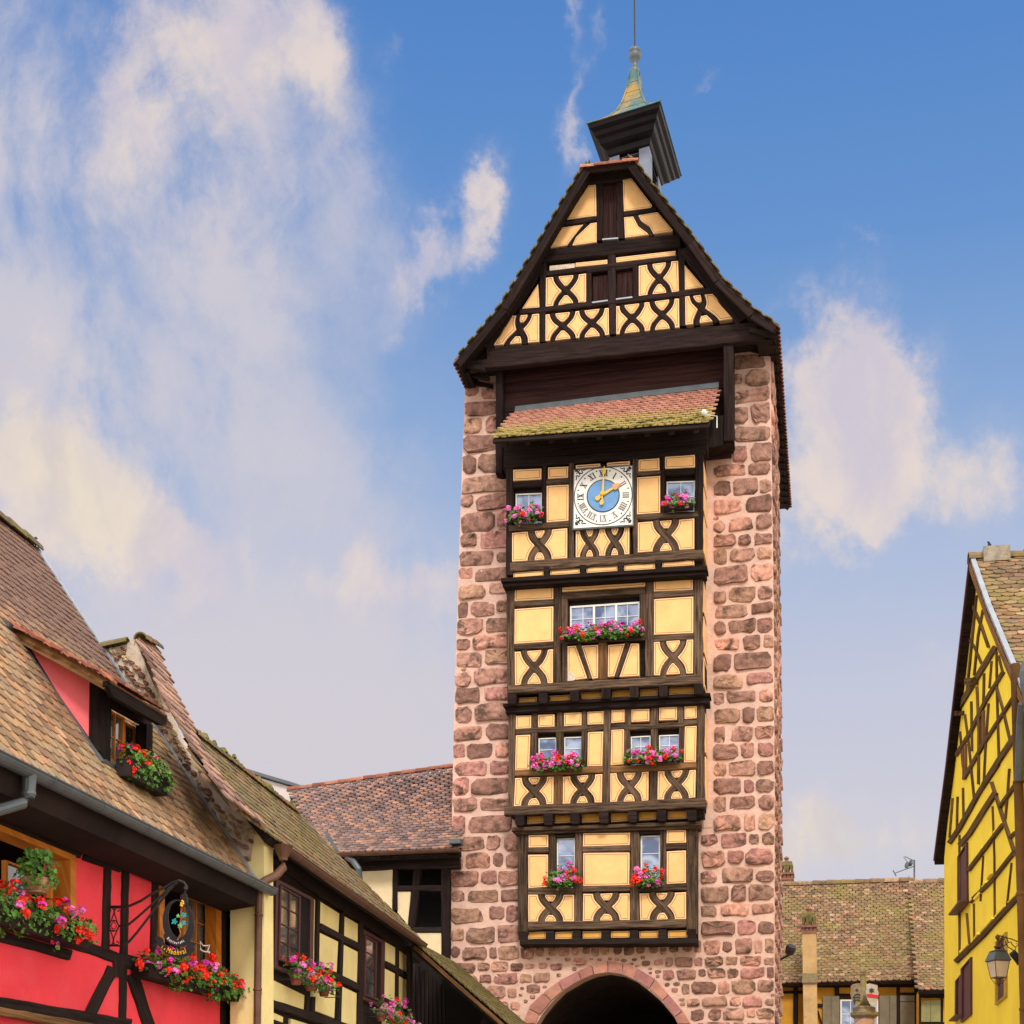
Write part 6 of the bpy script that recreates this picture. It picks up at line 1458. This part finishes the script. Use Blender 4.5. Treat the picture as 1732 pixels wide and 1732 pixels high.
# joist ends and plaster cheeks standing proud over the rails
for fr, x, y, s_ in ((FY1, 452, 1040, 24), (FY1, 362, 1262, 15)): prism('joist', fr([(x-s_, y-s_), (x+s_, y-s_*1.1), (x+s_, y+s_), (x-s_, y+s_*1.1)]), YR, .12, .12, wb_, sun_h)
ymats = ('sun_yellow',)*3
for q in ([(330, 640), (355, 600), (400, 545), (415, 540), (400, 590), (345, 655), (322, 670)], [(430, 505), (470, 465), (480, 470), (470, 505), (430, 535)], [(492, 430), (545, 370), (550, 385), (500, 450)], [(330, 890), (345, 875), (352, 885), (335, 905)], [(357, 880), (400, 830), (408, 845), (362, 895)], [(412, 800), (440, 765), (445, 775), (415, 812)], [(448, 735), (480, 705), (482, 715), (450, 755)],
          [(398, 1085), (480, 1005), (490, 1020), (405, 1120)], [(500, 1000), (572, 925), (578, 935), (505, 1015)], [(590, 905), (640, 850), (640, 870), (595, 915)], [(262, 1235), (320, 1180), (326, 1195), (265, 1260)], [(358, 1150), (385, 1112), (390, 1125), (362, 1165)]):
    pnl(FY2(q), YR, sun_h, off=.035, th=.06, mats=ymats, d1=.4, d2=.3)
def ywin(q, fr, lining='paint_maroon'):
    f = window(fr(q), YR, sun_h, off=.035, nx=1, ny=1, fw=2.2, fm=lining, pm='paint_maroon', name='window_frame', thick=.08); return f
ywin([(484, 1300), (522, 1240), (522, 1455), (484, 1520)], FY1, 'wood_brown'); ywin([(373, 1520), (397, 1478), (397, 1690), (376, 1730)], FY1, 'wood_brown')
ywin([(250, 600), (313, 498), (316, 892), (250, 988)], FY2); ywin([(273, 1358), (341, 1278), (341, 1668), (272, 1725)], FY2); ywin([(235, 1442), (271, 1398), (271, 1672), (232, 1708)], FY2); ywin([(508, 1180), (579, 1108), (579, 1545), (508, 1605)], FY2)
strip('sill', [FY2(245, 992), FY2(322, 895)], 3.5, YR, .16, .2, 'paint_maroon', sun_h); strip('sill', [FY2(230, 1712), FY2(272, 1672)], 3, YR, .12, .2, 'paint_maroon', sun_h)
# roof
pkp = YR.off(.13); pk_ = pkp(1640, 948)
vl_ = [pkp(1640, 948), pkp(1617, 1150), pkp(1600, 1300), pkp(1580, 1456)]
vr_ = [pkp(1640, 948), pkp(1668, 1030), pkp(1700, 1108), pkp(1732, 1184), pkp(1790, 1290)]
inn = -yn*7
syroof = link('roof', None, pk_.copy(), sun_h)
for S, nm in ((vl_, 'roof_slope'), (vr_, 'roof_slope')):
    for a, c in zip(S, S[1:]):
        q = [a, c, c+inn, a+inn]; n_ = (c-a).cross(inn).normalized(); n_ = n_ if n_.z > 0 else -n_
        prism3(nm, q, n_, 0, .10, 'wood_dark', syroof)
for a, c in zip(vr_, vr_[1:]):
    tiles(syroof, c+inn*.012, c+inn*.6, a+inn*.6, a+inn*.012, .18, .15, 'tile_mix', 150, lift=.03, jit=1.4)
    n_ = (c-a).cross(inn).normalized(); n_ = n_ if n_.z > 0 else -n_
    prism3('verge_flashing', [a, c, c-yn*.07, a-yn*.07], n_, .07, .05, 'zinc', syroof)
    prism3('bargeboard', [a, c, c+V((0, 0, -.16)), a+V((0, 0, -.16))], yn, .01, .03, 'zinc_dark' if False else 'wood_brown', syroof)
for a, c in zip(vl_, vl_[1:]):
    d = (c-a).normalized(); prism3('bargeboard', [a, c, c+yd*-.12, a+yd*-.12], yn, .02, .03, 'paint_maroon', syroof)
ridge(syroof, pk_+V((0, 0, .02)), pk_+inn*.7+V((0, 0, .02)), .12, .4, 'tile_mix')
RC = PY(pk_.y-.0); sa, sb2 = RC(1662, 946), RC(1707, 946)
cst = thing('chimney', ((sa.x+sb2.x)/2, pk_.y, sa.z), 'low flat grey chimney slab on the ridge of the yellow gabled house', 'chimney')
b = Buf(); b.box(V(((sa.x+sb2.x)/2, pk_.y+.1, sa.z+.02)), V(((sb2.x-sa.x)/2, 0, 0)), V((0, .28, 0)), V((0, 0, RC(1680, 932).z-sa.z))); b.build('slab', 'concrete', cst)
# bird on the slab
bz = RC(1670, 931); bird = Buf(); p0 = V((bz.x, pk_.y-.1, bz.z))
S3 = lambda x, y: RC(FY1(x, y))
bird.loft([[RC(FY1(x, y))+V((math.cos(k*math.pi/4)*r*.6, math.sin(k*math.pi/4)*r, math.sin(k*math.pi/4)*0)) for k in range(8)] for x, y, r in ((532, 124, .004), (538, 112, .03), (546, 100, .05), (552, 90, .048), (549, 80, .03), (546, 74, .034), (543, 69, .026), (540, 65, .006))])
bird.tube([RC(FY1(543, 70)), RC(FY1(537, 66))], .008, 4); bird.tube([RC(FY1(545, 104)), RC(FY1(546, 126))], .006, 4); bird.tube([RC(FY1(549, 104)), RC(FY1(550, 126))], .006, 4)
tag(bird.build('bird', 'bird', smooth=True), 'small dark bird perched on the chimney slab of the yellow house', 'bird')
# downpipe and gutter end at the frame's right edge
b = Buf(); PDp = YR.off(.14); x1_ = PDp(1723, 1330); b.tube([x1_+V((0, 0, 1.6)), V((x1_.x, x1_.y, 0))], .062, 12)
for y_ in (1326, 1520, 1716): b.lathe(V((x1_.x, x1_.y, PDp(1723, y_).z)), [(.064, 0), (.074, .01), (.074, .04), (.064, .05)], 12)
b.build('downpipe', 'wood_brown', sun_h)
MATS_dp = material('pipe_yellow', (.50, .33, .04), .5, .25, 3, dirt=((.20, .11, .03), 3, .45, .7, .7)); sun_h.children[-1].data.materials[0] = MATS_dp if MATS_dp else M['pipe_yellow']
b = Buf(); gq = PDp(1738, 1150); b.lathe(gq+V((0, 0, -.35)), [(.04, 0), (.06, .12), (.09, .3), (.10, .44), (.07, .56), (.02, .6)], 20); b.build('rainwater_head', 'zinc_dark', sun_h)
b = Buf(); b.tube([PDp(1730, 1190), PDp(1727, 1225), PDp(1724, 1320)], .06, 10); b.build('downpipe', 'zinc_dark', sun_h)
# neighbour wall sliver with pink quoins right of the pipe
nb_ = thing('quoined_wall', PDp(1745, 1730)*1.0, 'edge of a yellow wall with pink corner stones right of the drainpipe', 'wall')
PN = YR.off(.05)
prism('wall', [(1729, 1330), (1810, 1330), (1810, 1950), (1729, 1950)], PN, 0, .1, 'sun_yellow', nb_)
for k, (y0_, y1_) in enumerate(((1550, 1580), (1620, 1665), (1712, 1760), (1480, 1515))): prism('quoin', [(1728, y0_), (1760, y0_-14), (1760, y1_-14), (1728, y1_)], PN, .03, .08, 'pink_sandstone', nb_)
# ---------------- street lantern and floodlights on the arm
PLm = PY(-12.6)
lam = thing('street_lamp', PLm(FL(340, 900)), 'old four-sided glass street lantern hung from a black iron arm by the yellow house', 'street lamp')
lc = PLm(FL(345, 760)); uL = (PLm(FL(445, 760))-lc).length/100
def lq(r, y, rot=.42): z = PLm(FL(345, y)).z; return [V((lc.x+math.cos(rot+k*math.pi/2+math.pi/4)*r*uL*1.0, lc.y+math.sin(rot+k*math.pi/2+math.pi/4)*r*uL, z)) for k in range(4)]
b = Buf(); b.loft([lq(205, 775), lq(212, 765), lq(150, 640), lq(128, 635), lq(150, 622), lq(70, 600), lq(30, 590)]); b.build('lamp_roof', 'zinc_dark', lam)
b = Buf(); b.lathe(V((lc.x, lc.y, PLm(FL(345, 600)).z)), [(20*uL, 0), (60*uL, 40*uL), (64*uL, 52*uL), (22*uL, 70*uL), (24*uL, 130*uL), (10*uL, 150*uL), (34*uL, 185*uL), (38*uL, 215*uL), (20*uL, 240*uL), (4*uL, 250*uL)], 12); b.build('finial', 'copper_brown', lam)
tq, bq = lq(180, 778), lq(125, 1025)
b = Buf()
for i in range(4):
    b.tube([tq[i], bq[i]], 7*uL, 6); b.tube([tq[i], tq[(i+1) % 4]], 6*uL, 6); b.tube([bq[i], bq[(i+1) % 4]], 8*uL, 6)
b.build('lamp_frame', 'copper_brown', lam)
for i in range(4):
    j = (i+1) % 4; c_ = (tq[i]+tq[j]+bq[i]+bq[j])/4; n_ = V((c_.x-lc.x, c_.y-lc.y, 0)).normalized()
    prism3('pane', [tq[i], tq[j], bq[j], bq[i]], (bq[i]-tq[i]).cross(tq[j]-tq[i]).normalized(), 0, .004, 'lamp_glass', lam)
b = Buf(); ctr = V((lc.x, lc.y, PLm(FL(345, 1125)).z))
for i in range(4): b.tube([bq[i], bq[i].lerp(ctr, .5)+V((0, 0, -.03)), ctr], 5*uL, 6)
b.lathe(ctr-V((0, 0, 35*uL)), [(4*uL, 0), (14*uL, 10*uL), (14*uL, 25*uL), (6*uL, 40*uL)], 8); b.build('lower_scroll', 'iron', lam)
armp = thing('lamp_bracket', PLm(FL(700, 480)), 'black iron wall arm carrying the lantern and two floodlights', 'bracket')
b = Buf(); L3 = lambda x, y, o=0: PLm(FL(x, y))+V((0, o, 0))
b.tube([L3(335, 375), L3(390, 390), L3(560, 440), L3(740, 515), L3(900, 570)], 9*uL, 8)
for pth in ([(390, 420), (420, 460), (450, 440), (430, 410), (470, 400), (500, 480), (470, 520), (430, 540), (400, 500)], [(500, 490), (540, 480), (560, 520), (600, 560), (650, 530), (620, 500)], [(450, 470), (500, 560), (600, 620)], [(400, 440), (395, 520), (440, 600), (470, 640)], [(690, 540), (660, 590), (700, 620), (740, 600)]):
    b.tube([L3(*p) for p in pth], 8*uL, 6)
b.build('arm', 'iron', armp)
for (x, y, s_, lab) in ((620, 710, 1.0, 'boxy black floodlight hanging below the iron arm beside the lantern'), (725, 650, .6, 'smaller black floodlight cut by the right edge on the iron arm')):
    b = Buf(); c = L3(x, y); ex = V((.55, .3, -.62)).normalized(); ey = V((.6, -.2, .45)).normalized(); ez = ex.cross(ey)
    b.loft([[c+ex*105*uL*s_*k+(ey*sx*60*uL*s_*w_+ez*sy*45*uL*s_*w_) for sx, sy in ((-1, -1), (1, -1), (1, 1), (-1, 1))] for k, w_ in ((-1, .75), (-.9, .9), (.85, 1.0), (.9, 1.12), (1, 1.12))])
    b.tube([c-ex*60*uL, c+V((0, 0, 150*uL*s_))], 7*uL, 6)
    tag(b.build('floodlight', 'iron'), lab, 'floodlight', 'floodlights on the iron arm')
